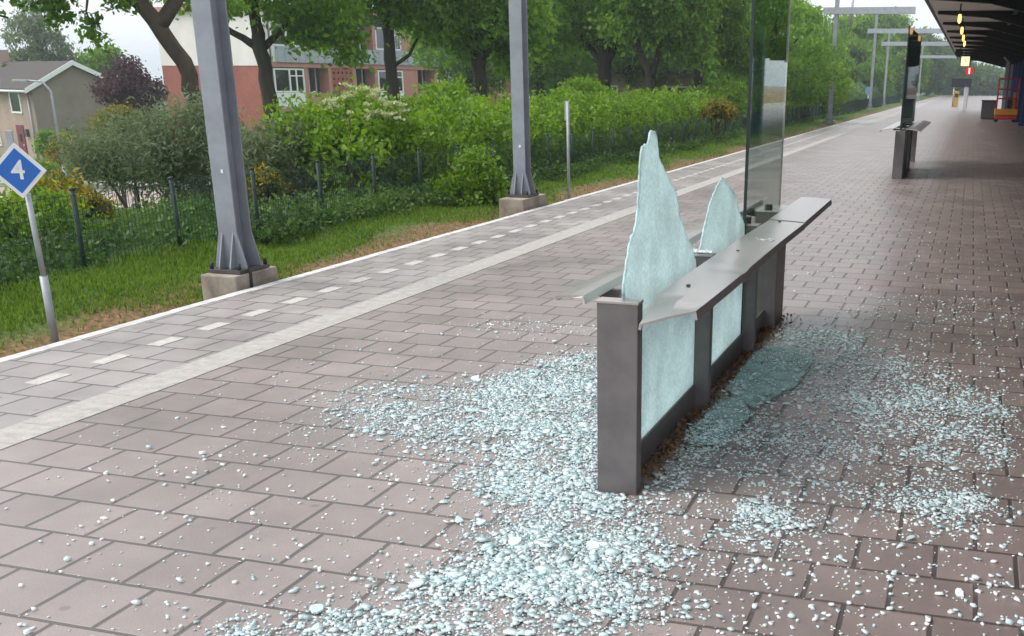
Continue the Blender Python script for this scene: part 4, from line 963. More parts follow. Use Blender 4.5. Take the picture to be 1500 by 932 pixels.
# second rank, closing the wood behind
ranks = [(690, 95, 60, 'dim tree filling the gap behind the straight-trunked tree', 'oak_dark'), (790, 85, 55, 'tree behind the second mast with sky gap at its right', 'oak_dark'),
         (830, 60, 60, 'tall tree in the second row above the hedge', 'oak'), (925, 70, 62, 'broad second row tree above the brick house', 'oak_dark'), (1060, 80, 60, 'big second row tree whose crown meets the glass pane', 'oak')]
for u, v, D, lab, lk in ranks:
    k = D / 42
    tree((u, 140, D), lab, [([(0, 0, -1), (0, 0, 1.5), (random.uniform(-.5, .5), 0, 6)], [0.3, 0.25, 0.1]), ([(0, 0, 1.2), (1.2, 0, 3), (1.8, 0, 4.5)], [0.14, 0.1, 0.04])],
         [(0, 0, 5.2, 2.9 * k, None, 2.4 * k), (-1.3, 0, 2.8, 1.7 * k, None, 1.3 * k), (1.4, 0, 2.5, 1.6 * k, None, 1.3 * k), (0.2, 0.5, 1.0, 1.3 * k, None, 0.9 * k)], 700, 22, 0.22, LM[lk], 'bark_dark', clr=0.55)
# trees along the far side of the railway, smaller and smaller
far = [(1128, -6, 50, 'tall dark tree seen through the tall glass pane', 'oak_dark', 3.0), (1185, 78, 58, 'bright yellow-green tree right of the tall glass pane', 'lime', 2.2), (1165, 10, 75, 'tall dark tree behind the bright yellow-green tree', 'oak_dark', 3.6),
       (1235, 22, 120, 'tall tree behind the third mast', 'oak', 5.5), (1285, 18, 150, 'rounded tree right of the third mast under the beam', 'oak_dark', 6.2), (1250, 60, 116, 'small dense tree left of the paired masts', 'oak', 3.6),
       (1330, 45, 180, 'tree behind the second wind screen pane', 'far', 6.4), (1360, 62, 200, 'rounded far tree right of the dark pane', 'far', 6.4), (1385, 78, 225, 'small far tree close to the roof edge', 'far', 6.0),
       (1402, 92, 250, 'last small tree before the vanishing platform end', 'far', 4.0), (1432, 100, 260, 'hazy tree closing the view beyond the platform end', 'far', 6.0), (1455, 104, 270, 'hazy tree beyond the platform behind the blue columns', 'far', 6.0),
       (1310, 70, 150, 'bushy tree low behind the paired masts', 'oak', 4.2), (1408, 105, 230, 'hazy low tree left of the platform end', 'far', 4.0)]
for u, vtop, D, lab, lk, rad in far:
    pt = at(u, vtop, D); zt = pt.z; p = at(u, 120, D); k = rad
    zrel = zt - p.z                               # crown top above the survey point
    base = float(gz(p.x, p.y)) - p.z
    hgt = zrel - base
    mid_ = base + hgt * 0.58
    tree((u, 120, D), lab, [([(0, 0, base + 0.5), (0, 0, mid_), (0.2, 0, zrel - 0.8)], [0.3, 0.22, 0.05]), ([(0, 0, base + hgt * 0.35), (k * 0.4, 0, mid_ + 0.5)], [0.14, 0.05])],
         [(0, 0, mid_, k, None, hgt * 0.40), (-k * 0.4, 0, mid_ - hgt * 0.1, k * 0.7, None, hgt * 0.3), (k * 0.4, 0, mid_ - hgt * 0.12, k * 0.7, None, hgt * 0.28), (0, 0, base + hgt * 0.25, k * 0.8, None, hgt * 0.16), (k * 0.1, 0, zrel - hgt * 0.12, k * 0.5, None, hgt * 0.12)],
         int(700 * min(1.6, hgt / 7)), 24, max(0.17, D * 0.0030), LM[lk], 'bark_dark', clr=max(0.45, D * 0.0055))
# weeping birch, purple plum and light tree behind the brown house
tree((60, 110, 75), 'feathery pale birch behind the roof of the brown house',
     [([(0, 0, -2), (0.1, 0, 2), (0.1, 0, 5.2)], [0.25, 0.16, 0.04]), ([(0, 0, 1.5), (-1.0, 0, 3.6)], [0.07, 0.03]), ([(0, 0, 1.0), (1.2, 0, 2.6)], [0.07, 0.03])],
     [(0.1, 0, 3.9, 1.1, None, 1.4), (-0.7, 0, 2.2, 1.2, None, 1.6), (0.9, 0, 1.7, 1.2, None, 1.5), (1.7, 0, 0.8, 0.8, None, 1.1), (-1.3, 0, 0.6, 0.7, None, 1.0), (0.2, 0, 0.5, 1.4, None, 1.2)],
     420, 22, 0.2, LM['birch'], 'bark_birch', name='birch_tree', clr=0.5, droop=1.2)
tree((190, 140, 52), 'dark purple-leaved plum tree between brown house and red block',
     [([(0, 0, -2), (0, 0, 0.2), (0.1, 0, 1.2)], [0.14, 0.12, 0.05]), ([(0, 0, 0.0), (-0.7, 0, 1.0)], [0.06, 0.03]), ([(0, 0, 0.0), (0.7, 0, 0.9)], [0.06, 0.03])],
     [(0, 0, 0.6, 1.0, None, 0.95), (-0.6, 0, 0.2, 0.9, None, 0.8), (0.7, 0, 0.2, 0.9, None, 0.8), (0.1, 0, 1.3, 0.6, None, 0.5), (0.2, 0, -0.8, 1.2, None, 0.8)],
     420, 24, 0.14, LM['plum'], 'bark_dark', name='plum_tree', clr=0.34)
tree((150, 110, 80), 'small light green tree behind the right slope of the brown house',
     [([(0, 0, -2), (0, 0, 1.4)], [0.15, 0.05])], [(-0.3, 0, 0.6, 1.5, None, 1.2), (0.6, 0, 1.2, 0.9, None, 0.8), (-0.9, 0, 0.0, 1.2, None, 0.8)], 220, 22, 0.24, LM['lime'], 'bark', clr=0.5)
tree((5, 40, 18), 'broadleaf boughs reaching in at the top left corner',
     [([(-1.6, 0, -2), (-1.5, 0, 1.0), (-1.0, 0, 2.4)], [0.2, 0.17, 0.06]), ([(-1.5, 0, 0.2), (-0.7, 0, 0.35), (0.1, 0, 0.15)], [0.06, 0.04, 0.015])],
     [(-0.7, 0, 1.1, 0.8, None, 0.6), (-0.45, 0, 0.25, 0.35, None, 0.2), (-0.5, 0, -0.2, 0.3, None, 0.2)], 90, 22, 0.10, LM['oak_dark'], 'bark_dark', clr=0.28)

# ================================================================== SHRUBS, HEDGES, GROUND COVER
def shrub(u, v, D, label, blobs, ncl, per, size, lm, name='shrub', clr=0.25, droop=0.1, ratio=0.5, cat='shrub', stems=5, tb=0.0, group=None, flat=0.8, shell=0.5):
    p = at(u, v, D); z = float(gz(p.x, p.y)); r = empty(name, (p.x, p.y, z), label, cat, group); off = p.z - z
    view = Vector((p.x, p.y, 0)).normalized(); rt = Vector((view.y, -view.x, 0)); BB = []
    for (x, y, zz_, a, b_, c) in blobs:
        q = rt * x + view * y; BB.append((q.x, q.y, zz_ + off, a, b_, c))
    for i in range(stems):
        b = MB(); k = BB[i % len(BB)]; b.tube([(random.gauss(0, 0.1), random.gauss(0, 0.1), -0.1), (k[0] * 0.5 + random.gauss(0, .1), k[1] * 0.5, k[2] * 0.5), (k[0] + random.gauss(0, k[3] * .3), k[1], k[2] + k[5] * 0.6)], [0.035, 0.025, 0.008], 6); b.build('stem', MT['bark'], r)
    foliage('foliage', BB, ncl, per, size, lm, r, clr=clr, droop=droop, ratio=ratio, tint_bias=tb, flat=flat, shell=shell)
    return r
W = LM['willow']
shrub(215, 225, 17, 'large feathery grey-green shrub left of the nearest mast', [(-0.2, 0, 0.0, 0.85, 0.8, 0.62), (-0.80, 0, -0.08, 0.45, 0.5, 0.36), (0.5, 0, 0.2, 0.75, 0.7, 0.62), (1.0, 0, 0.0, 0.55, 0.6, 0.85), (0.65, 0, -0.5, 0.6, 0.6, 0.4)], 900, 26, 0.085, W, clr=0.22, ratio=0.25, flat=1.0, tb=0.05)
shrub(405, 240, 15.5, 'grey-green feathery shrub right of the nearest mast', [(0, 0, 0.0, 0.55, 0.6, 0.55), (0.35, 0, 0.05, 0.45, 0.5, 0.55), (-0.4, 0, -0.1, 0.45, 0.5, 0.6), (0.1, 0, -0.6, 0.7, 0.6, 0.4)], 560, 26, 0.08, W, clr=0.2, ratio=0.25, flat=1.0)
shrub(525, 190, 16.5, 'cream blossoming green shrub rising in front of the apartment facade', [(0, 0, 0.0, 0.65, 0.6, 0.5), (-0.55, 0, -0.3, 0.5, 0.5, 0.5), (0.55, 0, -0.25, 0.5, 0.5, 0.4), (0.0, 0, -0.8, 0.9, 0.6, 0.6)], 620, 26, 0.09, LM['hedge'], name='blossom_shrub', clr=0.2, tb=0.12)
p0 = at(525, 165, 16.3)
c = crown_points([(0, 0, 0.02, 0.75, 0.6, 0.42)], 70, shell=0.9); c = c[c[:, 2] > -0.15]
# blossom heads belong to the shrub
bs = [o for o in COL.objects if o.name == 'blossom_shrub'][0]
P, idx = clumps(c, np.full(len(c), 0.08), 26, flat=0.3)
P = P + np.array(p0 - bs.location)
raw_mesh('blossom', leaves(P, 0.045, 0.8), 4, LM['blossom'], RNG.uniform(0.3, 1, len(P)), bs)
for (u, v, D, lab, sc) in ((75, 285, 12.5, 'yellow broom bush beside the blue number sign', 0.42), (172, 172, 30, 'yellow broom bush near the round traffic sign', 0.55), (100, 215, 42, 'pale yellow bush at the foot of the brown gable', 0.6),
                           (388, 262, 15.0, 'yellow broom sprig right of the nearest mast', 0.22), (1052, 158, 33, 'orange-yellow bush by the fence left of the tall pane', 0.38), (128, 300, 11.8, 'small low broom with a few yellow flowers behind the fence', 0.15)):
    shrub(u, v, D, lab, [(0, 0, 0, sc, sc, sc * 0.6), (-sc * 0.7, 0, -sc * 0.5, sc * 0.7, sc * 0.6, sc * 0.5), (sc * 0.8, 0, -sc * 0.4, sc * 0.6, sc * 0.6, sc * 0.5)], 150, 22, 0.05 + D * 0.0012, LM['broom'], name='broom_bush', clr=sc * 0.35, stems=4, cat='bush', tb=0.0)
shrub(85, 213, 48, 'square dark green clipped bush against the brown gable', [(-0.35, 0, 0, 0.55, 0.5, 0.62), (0.35, 0, -0.05, 0.55, 0.5, 0.62)], 260, 24, 0.11, LM['oak_dark'], name='clipped_bush', clr=0.2, cat='bush')
shrub(75, 247, 46.5, 'low light green garden hedge in front of the brown house', [(-1.6, 0, 0, 0.9, 0.4, 0.38), (-0.4, 0, 0, 0.9, 0.4, 0.36), (0.8, 0, 0, 0.9, 0.4, 0.33)], 300, 24, 0.11, LM['lime'], name='garden_hedge', clr=0.22, cat='hedge', tb=-0.1)
shrub(652, 146, 24, 'light green bush standing up behind the hedge near the trunks', [(0, 0, 0, 0.5, 0.5, 0.4), (0.6, 0, -0.4, 0.6, 0.6, 0.4), (-0.4, 0, -0.4, 0.4, 0.6, 0.4)], 300, 24, 0.1, LM['lime'], clr=0.25)
shrub(855, 133, 36, 'pale leafy bush rising above the hedge right of the second mast', [(0, 0, 0, 0.7, 0.6, 0.4), (0.5, 0, -0.4, 0.7, 0.6, 0.5), (-0.5, 0, -0.4, 0.7, 0.6, 0.5)], 260, 24, 0.12, LM['lime'], clr=0.26, tb=0.1)
shrub(55, 300, 11.2, 'leafy bush in the bottom left behind the blue number sign', [(0, 0, -0.15, 0.45, 0.4, 0.35), (-0.5, 0, -0.25, 0.5, 0.4, 0.35), (0.35, 0, -0.4, 0.4, 0.4, 0.3)], 260, 26, 0.06, LM['hedge'], clr=0.16)

shrub(700, 262, 16.2, 'leafy green growth spilling through the fence left of the second mast', [(0, 0.1, 0.05, 0.35, 0.3, 0.4), (-0.5, 0.1, -0.2, 0.35, 0.25, 0.22), (0.45, 0.1, -0.22, 0.35, 0.25, 0.18), (-0.2, 0, -0.35, 0.6, 0.3, 0.12)], 260, 22, 0.07, LM['hedge'], clr=0.16)
# continuous hedge behind the fence: overlapping mounds, ragged top, overhanging the wires
def hedge(name, label, y0, y1, x0, zt, lm, ncl, per, size, clr, step=0.9, depth=1.3, tb=0.0):
    r = empty(name, (x0 - depth * 0.5, (y0 + y1) / 2, 0), label, 'hedge'); BB = []
    y_ = y0
    while y_ < y1:
        f = (y_ - y0) / (y1 - y0); zt_ = zt(y_) + random.uniform(-0.12, 0.14)
        for k in range(2):
            BB.append((random.uniform(-0.2, 0.2) - k * 0.7 - 0 + 0.0 + depth * 0.15, y_ - (y0 + y1) / 2, zt_ * 0.52 + k * 0.1 - 0.3 * (1 - k) * 0, depth * 0.45, step * 0.75, zt_ * 0.52))
        y_ += step * random.uniform(0.7, 1.2)
    for k in BB[::3]:
        b = MB(); b.tube([(k[0], k[1], -0.4), (k[0] + random.gauss(0, .1), k[1] + random.gauss(0, .15), k[2]), (k[0] + random.gauss(0, .2), k[1] + random.gauss(0, .3), k[2] + k[5] * 0.7)], [0.04, 0.03, 0.01], 6); b.build('stem', MT['bark'], r)
    foliage('foliage', BB, ncl, per, size, lm, r, clr=clr, tint_bias=tb, shell=0.6)
    return r
hedge('field_hedge', 'ragged bright green hedge overhanging the mesh fence behind the masts', 14.3, 34, -8.12, lambda y: 1.22 + 0.006 * (y - 12), LM['hedge'], 3600, 26, 0.085, 0.24, step=0.8)
hedge('field_hedge', 'bright green hedge continuing beyond the tall glass pane', 34.5, 78, -8.5, lambda y: 1.30 + 0.012 * (y - 34), LM['hedge'], 2400, 24, 0.15, 0.34, step=1.4, depth=1.7, tb=0.05)
hedge('field_hedge', 'far dark hedge running to the end of the platform', 79, 190, -10.0, lambda y: 1.7, LM['far'], 2000, 24, 0.28, 0.5, step=2.5, depth=2.2)

# herbs on the embankment
def scatter(n, x0, x1, y0, y1, expy=None):
    x_ = RNG.uniform(x0, x1, n); y_ = RNG.uniform(y0, y1, n) if expy is None else y0 + RNG.exponential(expy, n)
    return x_, y_
nc = 5600
x_, y_ = scatter(nc, -14.5, -7.72, 3.0, 3.0, 9.0); hgt = 0.10 + 0.34 * RNG.uniform(size=nc) ** 2 * ((-7.2 - x_) / 1.2).clip(0.25, 1)
xb = -7.62 + RNG.exponential(0.10, 900); yb = 10.5 + RNG.exponential(12, 900)
x_ = np.concatenate([x_, xb]); y_ = np.concatenate([y_, yb]); hgt = np.concatenate([hgt, RNG.uniform(0.08, 0.34, 900)]); nc = len(x_)
cen = np.stack([x_, y_, gz(x_, y_) + hgt * 0.6], 1)
P, idx = clumps(cen, RNG.uniform(0.12, 0.3, nc), 24, flat=0.6)
patch = 0.5 + 0.16 * np.sin(x_ * 1.9 + 2 * np.sin(y_ * 0.8)) + 0.12 * np.sin(y_ * 1.7 + x_)
tint = ((patch + RNG.normal(0, 0.15, nc))[idx] + RNG.normal(0, 0.12, len(P))).clip(0, 1)
tag(raw_mesh('undergrowth', leaves(P, 0.06, 0.55, 0.2), 4, LM['nettle'], tint), 'nettles and low herbs covering the bank behind the fence', 'undergrowth', kind='stuff')
# grass: bent blades
def blades(x_, y_, z_, h_, w_):
    n = len(x_); a = RNG.uniform(0, 6.28, n); ln = RNG.uniform(0.1, 0.6, n); ld = RNG.uniform(0, 6.28, n)
    P = np.stack([x_, y_, z_], 1); s = np.stack([np.cos(a), np.sin(a), 0 * a], 1) * w_[:, None]
    m_ = P + np.stack([np.cos(ld) * ln * h_ * 0.35, np.sin(ld) * ln * h_ * 0.35, h_ * 0.6], 1); tp = P + np.stack([np.cos(ld) * ln * h_, np.sin(ld) * ln * h_, h_ * 0.95], 1)
    return np.stack([P - s, P + s, tp, m_ - s * 0.9], 1).reshape(-1, 3)
n = 95000
x_ = -6.1 - RNG.uniform(0, 1, n) ** 0.8 * 1.75; y_ = 2.6 + RNG.exponential(11, n)
wav = -6.52 + 0.28 * np.sin(y_ * 0.9) + 0.12 * np.sin(y_ * 2.3 + 1)
k = (x_ < wav + RNG.exponential(0.05, n) - 0.05) | (RNG.uniform(size=n) < 0.10); x_, y_ = x_[k], y_[k]
hh_ = RNG.uniform(0.025, 0.06, len(x_)) * (1 + 1.2 * ((-7.0 - x_) / 0.7).clip(0, 1))
tag(raw_mesh('grass', blades(x_, y_, gz(x_, y_) - 0.005, hh_, RNG.uniform(0.003, 0.006, len(x_)) * (1 + y_ * 0.05)), 4, LM['grass'], RNG.uniform(0, 1, len(x_))), 'short green grass between platform edge and fence', 'grass', kind='stuff')

# ================================================================== BROKEN GLASS ON THE PAVING
# each heap: outline on the ground (m), number of dice, size factor
GP = [
  ([(-2.05, 4.75), (-1.45, 4.45), (-1.30, 4.22), (-1.25, 3.95), (-1.62, 3.70), (-1.95, 4.20)], 2600, 0.9),
  ([(-2.27, 6.8), (-2.41, 6.61), (-2.47, 6.33), (-2.57, 6.12), (-2.62, 5.74), (-2.61, 5.49), (-2.45, 5.22), (-2.15, 4.87), (-1.92, 4.62), (-1.75, 4.45), (-1.58, 4.33), (-1.44, 4.3)], 9500, 1.0),   # 1.21 m2  7830/m2
  ([(-2.66, 5.59), (-2.88, 5.59), (-3.09, 5.65), (-3.31, 5.58), (-3.36, 5.36), (-3.34, 5.14), (-3.03, 4.77), (-2.73, 4.68), (-2.43, 4.54), (-2.03, 4.22), (-1.76, 3.99), (-1.61, 3.94), (-1.52, 4.11), (-1.71, 4.36), (-2.09, 4.77), (-2.42, 5.16)], 4000, 0.85),   # 1.13 m2  2128/m2
  ([(-1.64, 3.37), (-1.63, 3.54), (-1.57, 3.75), (-1.45, 3.93), (-1.35, 4.08), (-1.16, 3.94), (-1.01, 3.57), (-0.99, 3.33), (-0.94, 3.02), (-1.81, 2.75), (-1.79, 2.98), (-1.73, 3.16)], 6800, 1.0),   # 0.69 m2  12268/m2
  ([(-1.72, 3.62), (-1.66, 3.9), (-1.55, 4.19), (-1.33, 4.21), (-1.13, 4.03), (-0.94, 3.79), (-0.86, 3.43), (-0.85, 3.05), (-1.0, 3.0), (-1.05, 3.32), (-1.1, 3.74)], 1100, 0.8),   # 0.41 m2  5329/m2
  ([(-2.24, 2.62), (-2.23, 2.71), (-2.13, 2.72), (-2.03, 2.84), (-1.91, 2.99), (-1.79, 2.97), (-1.81, 2.75)], 420, 1.2),   # 0.07 m2  5850/m2
  ([(-1.18, 8.02), (-0.71, 7.93), (-0.23, 7.18), (0.09, 6.74), (0.39, 6.22), (0.45, 5.71), (0.27, 5.1), (0.04, 5.13), (-0.23, 5.37), (-0.65, 5.88), (-0.92, 6.4), (-1.17, 7.06)], 6500, 1.05),   # 2.56 m2  4104/m2
  ([(-1.23, 5.05), (-1.14, 5.44), (-0.85, 5.95), (-0.41, 5.43), (-0.08, 4.99), (0.23, 4.58), (0.06, 4.41), (-0.17, 4.42), (-0.48, 4.57), (-0.81, 4.66), (-1.1, 4.66)], 2400, 1.05),   # 1.15 m2  2779/m2
  ([(-0.8, 4.25), (-0.72, 4.36), (-0.57, 4.21), (-0.48, 4.12), (-0.48, 3.87), (-0.62, 3.79), (-0.74, 3.93)], 800, 1.0),   # 0.12 m2  6826/m2
  ([(-0.1, 4.77), (0.23, 4.78), (0.26, 4.57), (0.06, 4.42), (-0.07, 4.49)], 700, 1.0),   # 0.10 m2  7074/m2
  ([(-1.21, 4.34), (-0.8, 4.61), (-0.17, 4.42), (0.34, 4.5), (0.35, 3.42), (-0.74, 3.08), (-0.89, 3.48), (-1.07, 3.89)], 1300, 0.95),   # 1.72 m2  756/m2
  ([(-1.14, 8.11), (-0.54, 9.67), (0.61, 9.73), (0.47, 6.24), (0.09, 6.74), (-0.37, 7.33)], 1500, 0.8),   # 3.72 m2  403/m2
  ([(-1.21, 8.22), (-2.08, 14.22), (-0.63, 14.77), (0.69, 11.7), (0.61, 9.73), (-0.54, 9.67)], 420, 0.8),   # 10.72 m2  39/m2
  ([(-3.51, 7.43), (-3.34, 7.71), (-2.55, 7.55), (-2.41, 7.14), (-2.78, 7.13), (-3.26, 7.02)], 420, 0.8),   # 0.50 m2  839/m2
  ([(-3.26, 5.16), (-3.64, 4.63), (-3.4, 3.47), (-3.17, 2.71), (-2.88, 2.42), (-2.18, 2.64), (-1.81, 3.02), (-1.69, 3.56), (-2.24, 4.29), (-2.73, 4.68)], 750, 0.9),   # 3.18 m2  236/m2
  ([(-4.57, 4.08), (-4.27, 5.29), (-3.98, 6.54), (-3.51, 7.43), (-2.71, 5.81), (-3.42, 5.42), (-3.59, 4.4), (-3.69, 3.22)], 200, 0.85),   # 3.29 m2  61/m2
  ([(-1.28, 4.5), (-1.23, 5.17), (-1.24, 5.68), (-1.21, 7.05), (-1.05, 6.62), (-1.06, 5.22), (-1.07, 4.39)], 1500, 0.8),   # 0.43 m2  3477/m2
]

def inpoly(x, y, poly):
    c = np.zeros(len(x), bool); n = len(poly)
    for i in range(n):
        x1, y1 = poly[i]; x2, y2 = poly[(i + 1) % n]
        c ^= ((y1 > y) != (y2 > y)) & (x < (x2 - x1) * (y - y1) / (y2 - y1 + 1e-12) + x1)
    return c
KX = RNG.normal(size=(14, 2)) * 9; KP = RNG.uniform(0, 6.28, 14)
def patchy(x, y):
    s = np.zeros(len(x))
    for (kx, ky), ph in zip(KX, KP): s += np.sin(kx * x + ky * y + ph)
    return 1 / (1 + np.exp(-1.5 * s / 2.6))
PXs, PYs, SZ, DN = [], [], [], []
for poly, cnt, sz in GP:
    q = np.array(poly); a_ = 0.5 * abs((q[:, 0] * np.roll(q[:, 1], -1) - q[:, 1] * np.roll(q[:, 0], -1)).sum())
    thin = cnt / a_ < 1000
    cnt = int(cnt * (0.6 if thin else 1.55)); sz = sz * (1.55 if thin else 1.0)
    q = np.array(poly); lo, hi = q.min(0), q.max(0); got = 0; xs_, ys_ = [], []
    while got < cnt:
        x_ = RNG.uniform(lo[0], hi[0], 20000); y_ = RNG.uniform(lo[1], hi[1], 20000)
        k = inpoly(x_, y_, poly) & (RNG.uniform(size=20000) < 0.05 + 0.95 * patchy(x_, y_) ** 1.4)
        xs_.append(x_[k]); ys_.append(y_[k]); got += k.sum()
    x_ = np.concatenate(xs_)[:cnt] + RNG.normal(0, 0.02, cnt) + RNG.normal(0, 0.15, cnt) * (RNG.uniform(size=cnt) < 0.45); y_ = np.concatenate(ys_)[:cnt] + RNG.normal(0, 0.03, cnt) + RNG.normal(0, 0.22, cnt) * (RNG.uniform(size=cnt) < 0.45)
    a_ = 0.5 * abs((q[:, 0] * np.roll(q[:, 1], -1) - q[:, 1] * np.roll(q[:, 0], -1)).sum())
    PXs.append(x_); PYs.append(y_); SZ.append(np.full(cnt, sz)); DN.append(np.full(cnt, cnt / a_ / (1 if thin else 1.55)))
gx_, gy_, gs_, gd_ = map(np.concatenate, (PXs, PYs, SZ, DN))
k = ~((gx_ > PXL - 0.01) & (gx_ < PXR + 0.012) & (gy_ > 4.25) & (gy_ < 8.35)); gx_, gy_, gs_, gd_ = gx_[k], gy_[k], gs_[k], gd_[k]
def dice_mesh(name, x, y, z, r, tint, parent=None, mt=None):
    """glass dice: squat four-sided prisms lying at odd angles"""
    n = len(x); m_ = 4
    a0 = RNG.uniform(0, 6.28, n); th = r * RNG.uniform(0.30, 0.8, n)
    rad = r[:, None] * RNG.uniform(0.65, 1.3, (n, m_)); an = a0[:, None] + (np.arange(m_) + RNG.uniform(-0.25, 0.25, (n, m_))) * 2 * math.pi / m_
    top = np.stack([np.cos(an) * rad, np.sin(an) * rad, np.broadcast_to(th[:, None], (n, m_))], -1)
    bot = top * np.array([1.0, 1.0, 0]); bot[..., :2] += RNG.normal(0, 0.12, (n, m_, 2)) * r[:, None, None]
    Vv = np.concatenate([top, bot], 1)                      # n,8,3
    tx = RNG.normal(0, 0.17, n); ty = RNG.normal(0, 0.17, n)
    zz_ = Vv[..., 2] + Vv[..., 0] * tx[:, None] + Vv[..., 1] * ty[:, None]; zz_ -= zz_.min(1)[:, None]
    Vv = np.stack([Vv[..., 0] + x[:, None], Vv[..., 1] + y[:, None], zz_ + z[:, None]], -1)
    base = (np.arange(n) * 8)[:, None]
    tri = []
    for i in range(4):
        a, b_, c_, d_ = i, i + 4, (i + 1) % 4 + 4, (i + 1) % 4
        tri += [[a, b_, c_], [a, c_, d_]]
    tri += [[0, 1, 2], [0, 2, 3]]
    F = (base[:, None] + np.array(tri)[None]).reshape(-1, 3)
    return raw_mesh(name, Vv.reshape(-1, 3), 3, mt or MT['dice'], np.repeat(tint, 10), parent, faces=F)
n = len(gx_)
r = RNG.lognormal(math.log(0.0041), 0.48, n).clip(0.0017, 0.012) * gs_
layer = (gd_ / 12000).clip(0, 1) * patchy(gx_, gy_)
zst = 0.001 + RNG.uniform(0, 1, n) * layer * 0.008
on = (gx_ > -1.24) & (gx_ < -0.85) & (gy_ > 5.0) & (gy_ < 7.2) & (RNG.uniform(size=n) < 0.75); zst = np.where(on, zst + 0.030, zst)
tint = RNG.beta(1.7, 1.9, n); tint[RNG.uniform(size=n) < 0.12] *= 0.3; tint[RNG.uniform(size=n) < 0.12] = 1.0; tint = np.where(gd_ < 1000, (tint + 0.3).clip(0, 1), tint)
tag(dice_mesh('glass_dice', gx_, gy_, zst, r, tint), 'thousands of small pale green dice of shattered glass strewn over the pavers', 'broken glass', kind='stuff')

# flakes of crazed glass too many to count, bedded in the heaps
dn = np.where((gd_ > 2500) & (RNG.uniform(size=n) < 0.08))[0]; nl = len(dn)
rl = RNG.lognormal(math.log(0.0115), 0.42, nl).clip(0.006, 0.027)
tl_ = RNG.beta(3, 3, nl) * 0.8 + 0.1
def flake_mesh(name, x, y, z, r, tint):
    o = dice_mesh(name, x, y, z, r, tint); return o
fo = flake_mesh('glass_flakes', gx_[dn] + RNG.normal(0, 0.01, nl), gy_[dn] + RNG.normal(0, 0.01, nl), zst[dn] * 0.7 + 0.004, rl, tl_)
co = np.empty(len(fo.data.vertices) * 3, np.float32); fo.data.vertices.foreach_get('co', co); co = co.reshape(-1, 8, 3)
zb = co[:, :, 2].min(1, keepdims=True); co[:, :, 2] = zb + (co[:, :, 2] - zb) * 0.42; fo.data.vertices.foreach_set('co', co.ravel()); fo.data.update()
tag(fo, 'countless flat flakes of crazed pale green glass bedded in the shattered heaps', 'broken glass', kind='stuff')
# lumps of still-clinging crazed glass, individually
def chunk_mesh(i):
    b = MB(); n_ = random.randint(7, 11); a0 = random.uniform(0, 6.28); el = random.uniform(0.55, 0.95)
    poly = [(math.cos(a0 + k * 2 * math.pi / n_) * random.uniform(0.65, 1.1), math.sin(a0 + k * 2 * math.pi / n_) * el * random.uniform(0.65, 1.1)) for k in range(n_)]
    tl = random.gauss(0, 0.10), random.gauss(0, 0.10)
    b.prism(poly, lambda x, y, w_: (x, y, 0.15 + w_ + x * tl[0] + y * tl[1]), 0.42)
    bmesh.ops.bevel(b.bm, geom=b.bm.edges[:], offset=0.02, segments=1, affect='EDGES')
    bmesh.ops.recalc_face_normals(b.bm, faces=b.bm.faces[:])
    me = bpy.data.meshes.new('glass_chunk'); b.bm.to_mesh(me); b.bm.free(); me.materials.append(MT['chunk']); return me
def chunk_mat():
    mt, t, b, o = new_mat('crazed_lump')
    tcn = N(t, 'ShaderNodeTexCoord'); vo = N(t, 'ShaderNodeTexVoronoi', feature='DISTANCE_TO_EDGE', i_Scale=2.6); t.links.new(tcn.outputs['Object'], vo.inputs['Vector'])
    oi = N(t, 'ShaderNodeObjectInfo'); cr = N(t, 'ShaderNodeValToRGB'); e = cr.color_ramp.elements
    e[0].color = (0.52, 0.74, 0.75, 1); e[1].color = (0.86, 0.94, 0.945, 1); t.links.new(oi.outputs['Random'], cr.inputs[0])
    ed = N(t, 'ShaderNodeMapRange', i_1=0.0, i_2=0.12, i_3=0.9, i_4=0.0); t.links.new(vo.outputs['Distance'], ed.inputs[0])
    mm = N(t, 'ShaderNodeMix', data_type='RGBA'); mm.inputs[7].default_value = (0.88, 0.96, 0.96, 1); t.links.new(ed.outputs[0], mm.inputs[0]); t.links.new(cr.outputs[0], mm.inputs[6])
    t.links.new(mm.outputs[2], b.inputs['Base Color']); b.inputs['Roughness'].default_value = 0.15
    bp = N(t, 'ShaderNodeBump', i_Strength=0.5, i_Distance=0.004); t.links.new(vo.outputs['Distance'], bp.inputs['Height']); t.links.new(bp.outputs[0], b.inputs['Normal'])
    tr = N(t, 'ShaderNodeBsdfTranslucent'); t.links.new(mm.outputs[2], tr.inputs['Color'])
    ms = N(t, 'ShaderNodeMixShader', i_0=0.3); t.links.new(b.outputs[0], ms.inputs[1]); t.links.new(tr.outputs[0], ms.inputs[2]); t.links.new(ms.outputs[0], o.inputs[0])
    return mt
MT['chunk'] = chunk_mat()
cms = [chunk_mesh(i) for i in range(16)]
near = np.where(gy_ < 7.5)[0]; pick = RNG.choice(near, 290, replace=False)
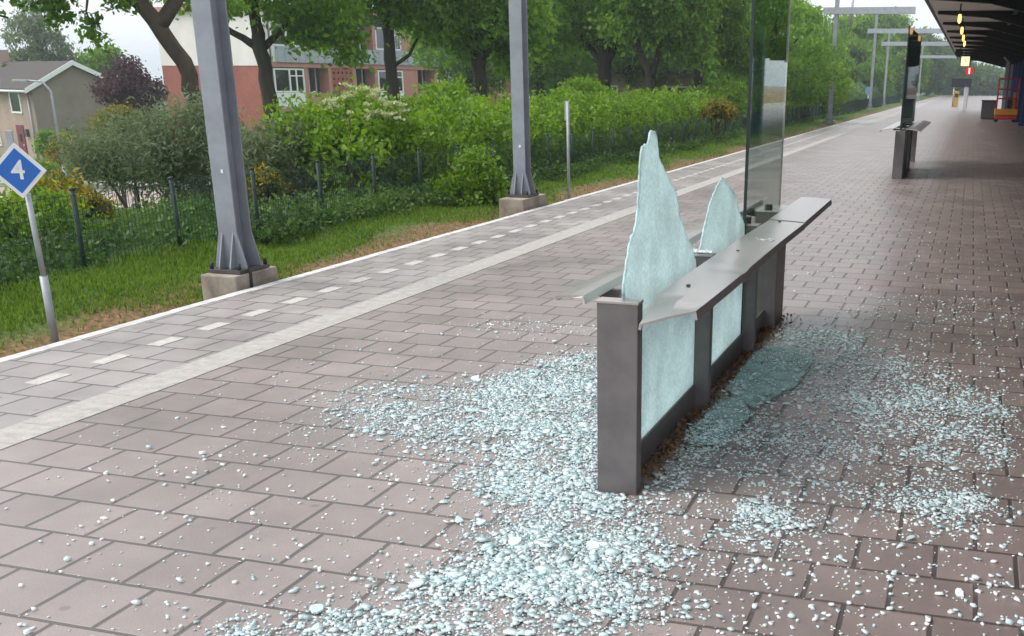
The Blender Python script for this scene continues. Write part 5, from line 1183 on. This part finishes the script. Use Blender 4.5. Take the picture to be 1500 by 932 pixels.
for j, i in enumerate(pick):
    o = bpy.data.objects.new('glass_chunk', cms[j % 16]); COL.objects.link(o)
    s = float(RNG.lognormal(math.log(0.0145), 0.35)) * (1.25 if gd_[i] > 5000 else 0.9)
    s = min(s, 0.034)
    o.location = (gx_[i], gy_[i], 0.002 + layer[i] * 0.008); o.scale = (s, s, s * random.uniform(0.45, 0.7) if s > 0.02 else s * 0.8); o.rotation_euler = (random.gauss(0, 0.12), random.gauss(0, 0.12), random.uniform(0, 6.28))
    tag(o, 'thumb sized lump of crazed pale green glass lying among the shattered pieces', 'glass lump', 'lumps of crazed glass on the pavers')

# large fallen sheets, still in one piece
def sheet(name, poly, label, rot, z):
    q = np.array(poly); c = q.mean(0); pp = jag([tuple(v) for v in q - c], 0.0, RNG)
    pp = [(x + RNG.normal(0, 0.006), y + RNG.normal(0, 0.006)) for x, y in pp[::3]]
    b = MB(); b.prism(pp, lambda x, y, w_: (x, y, w_), 0.009); o = b.build(name, MT['sheet'], None, (c[0], c[1], z)); o.rotation_euler = rot
    return tag(o, label, 'glass sheet', 'fallen glass sheets beside the wind screen')
sheet('glass_sheet', [(-1.22, 5.15), (-1.21, 5.68), (-1.12, 5.93), (-0.98, 5.61), (-1.02, 5.21), (-1.14, 5.0)], 'smaller teal sheet of fallen crazed glass by the second post', (0.015, 0.02, 0), 0.016)
sheet('glass_sheet', [(-1.22, 6.04), (-1.22, 7.02), (-1.02, 7.27), (-0.82, 6.96), (-0.84, 6.32), (-1.0, 5.74)], 'large teal sheet of fallen crazed glass between second and third post', (0.01, 0.025, 0), 0.018)

# brown leaf litter along the foot of the screen
n = 900
x_ = PXR - 0.065 + np.abs(RNG.normal(0, 0.06, n)); y_ = RNG.uniform(4.36, 8.4, n)
k = ~((x_ < PXR + 0.004) & ((np.abs(y_ - 5.717) < 0.045) | (np.abs(y_ - 7.097) < 0.045) | (y_ > 7.89))); x_, y_ = x_[k], y_[k]; n = len(x_)
P = np.stack([x_, y_, RNG.uniform(0.004, 0.03, n)], 1)
tag(raw_mesh('leaf_litter', leaves(P, 0.028, 0.6, 0.0), 4, MT['litter']), 'brown dry leaf litter gathered along the foot of the wind screen', 'leaf litter', kind='stuff')
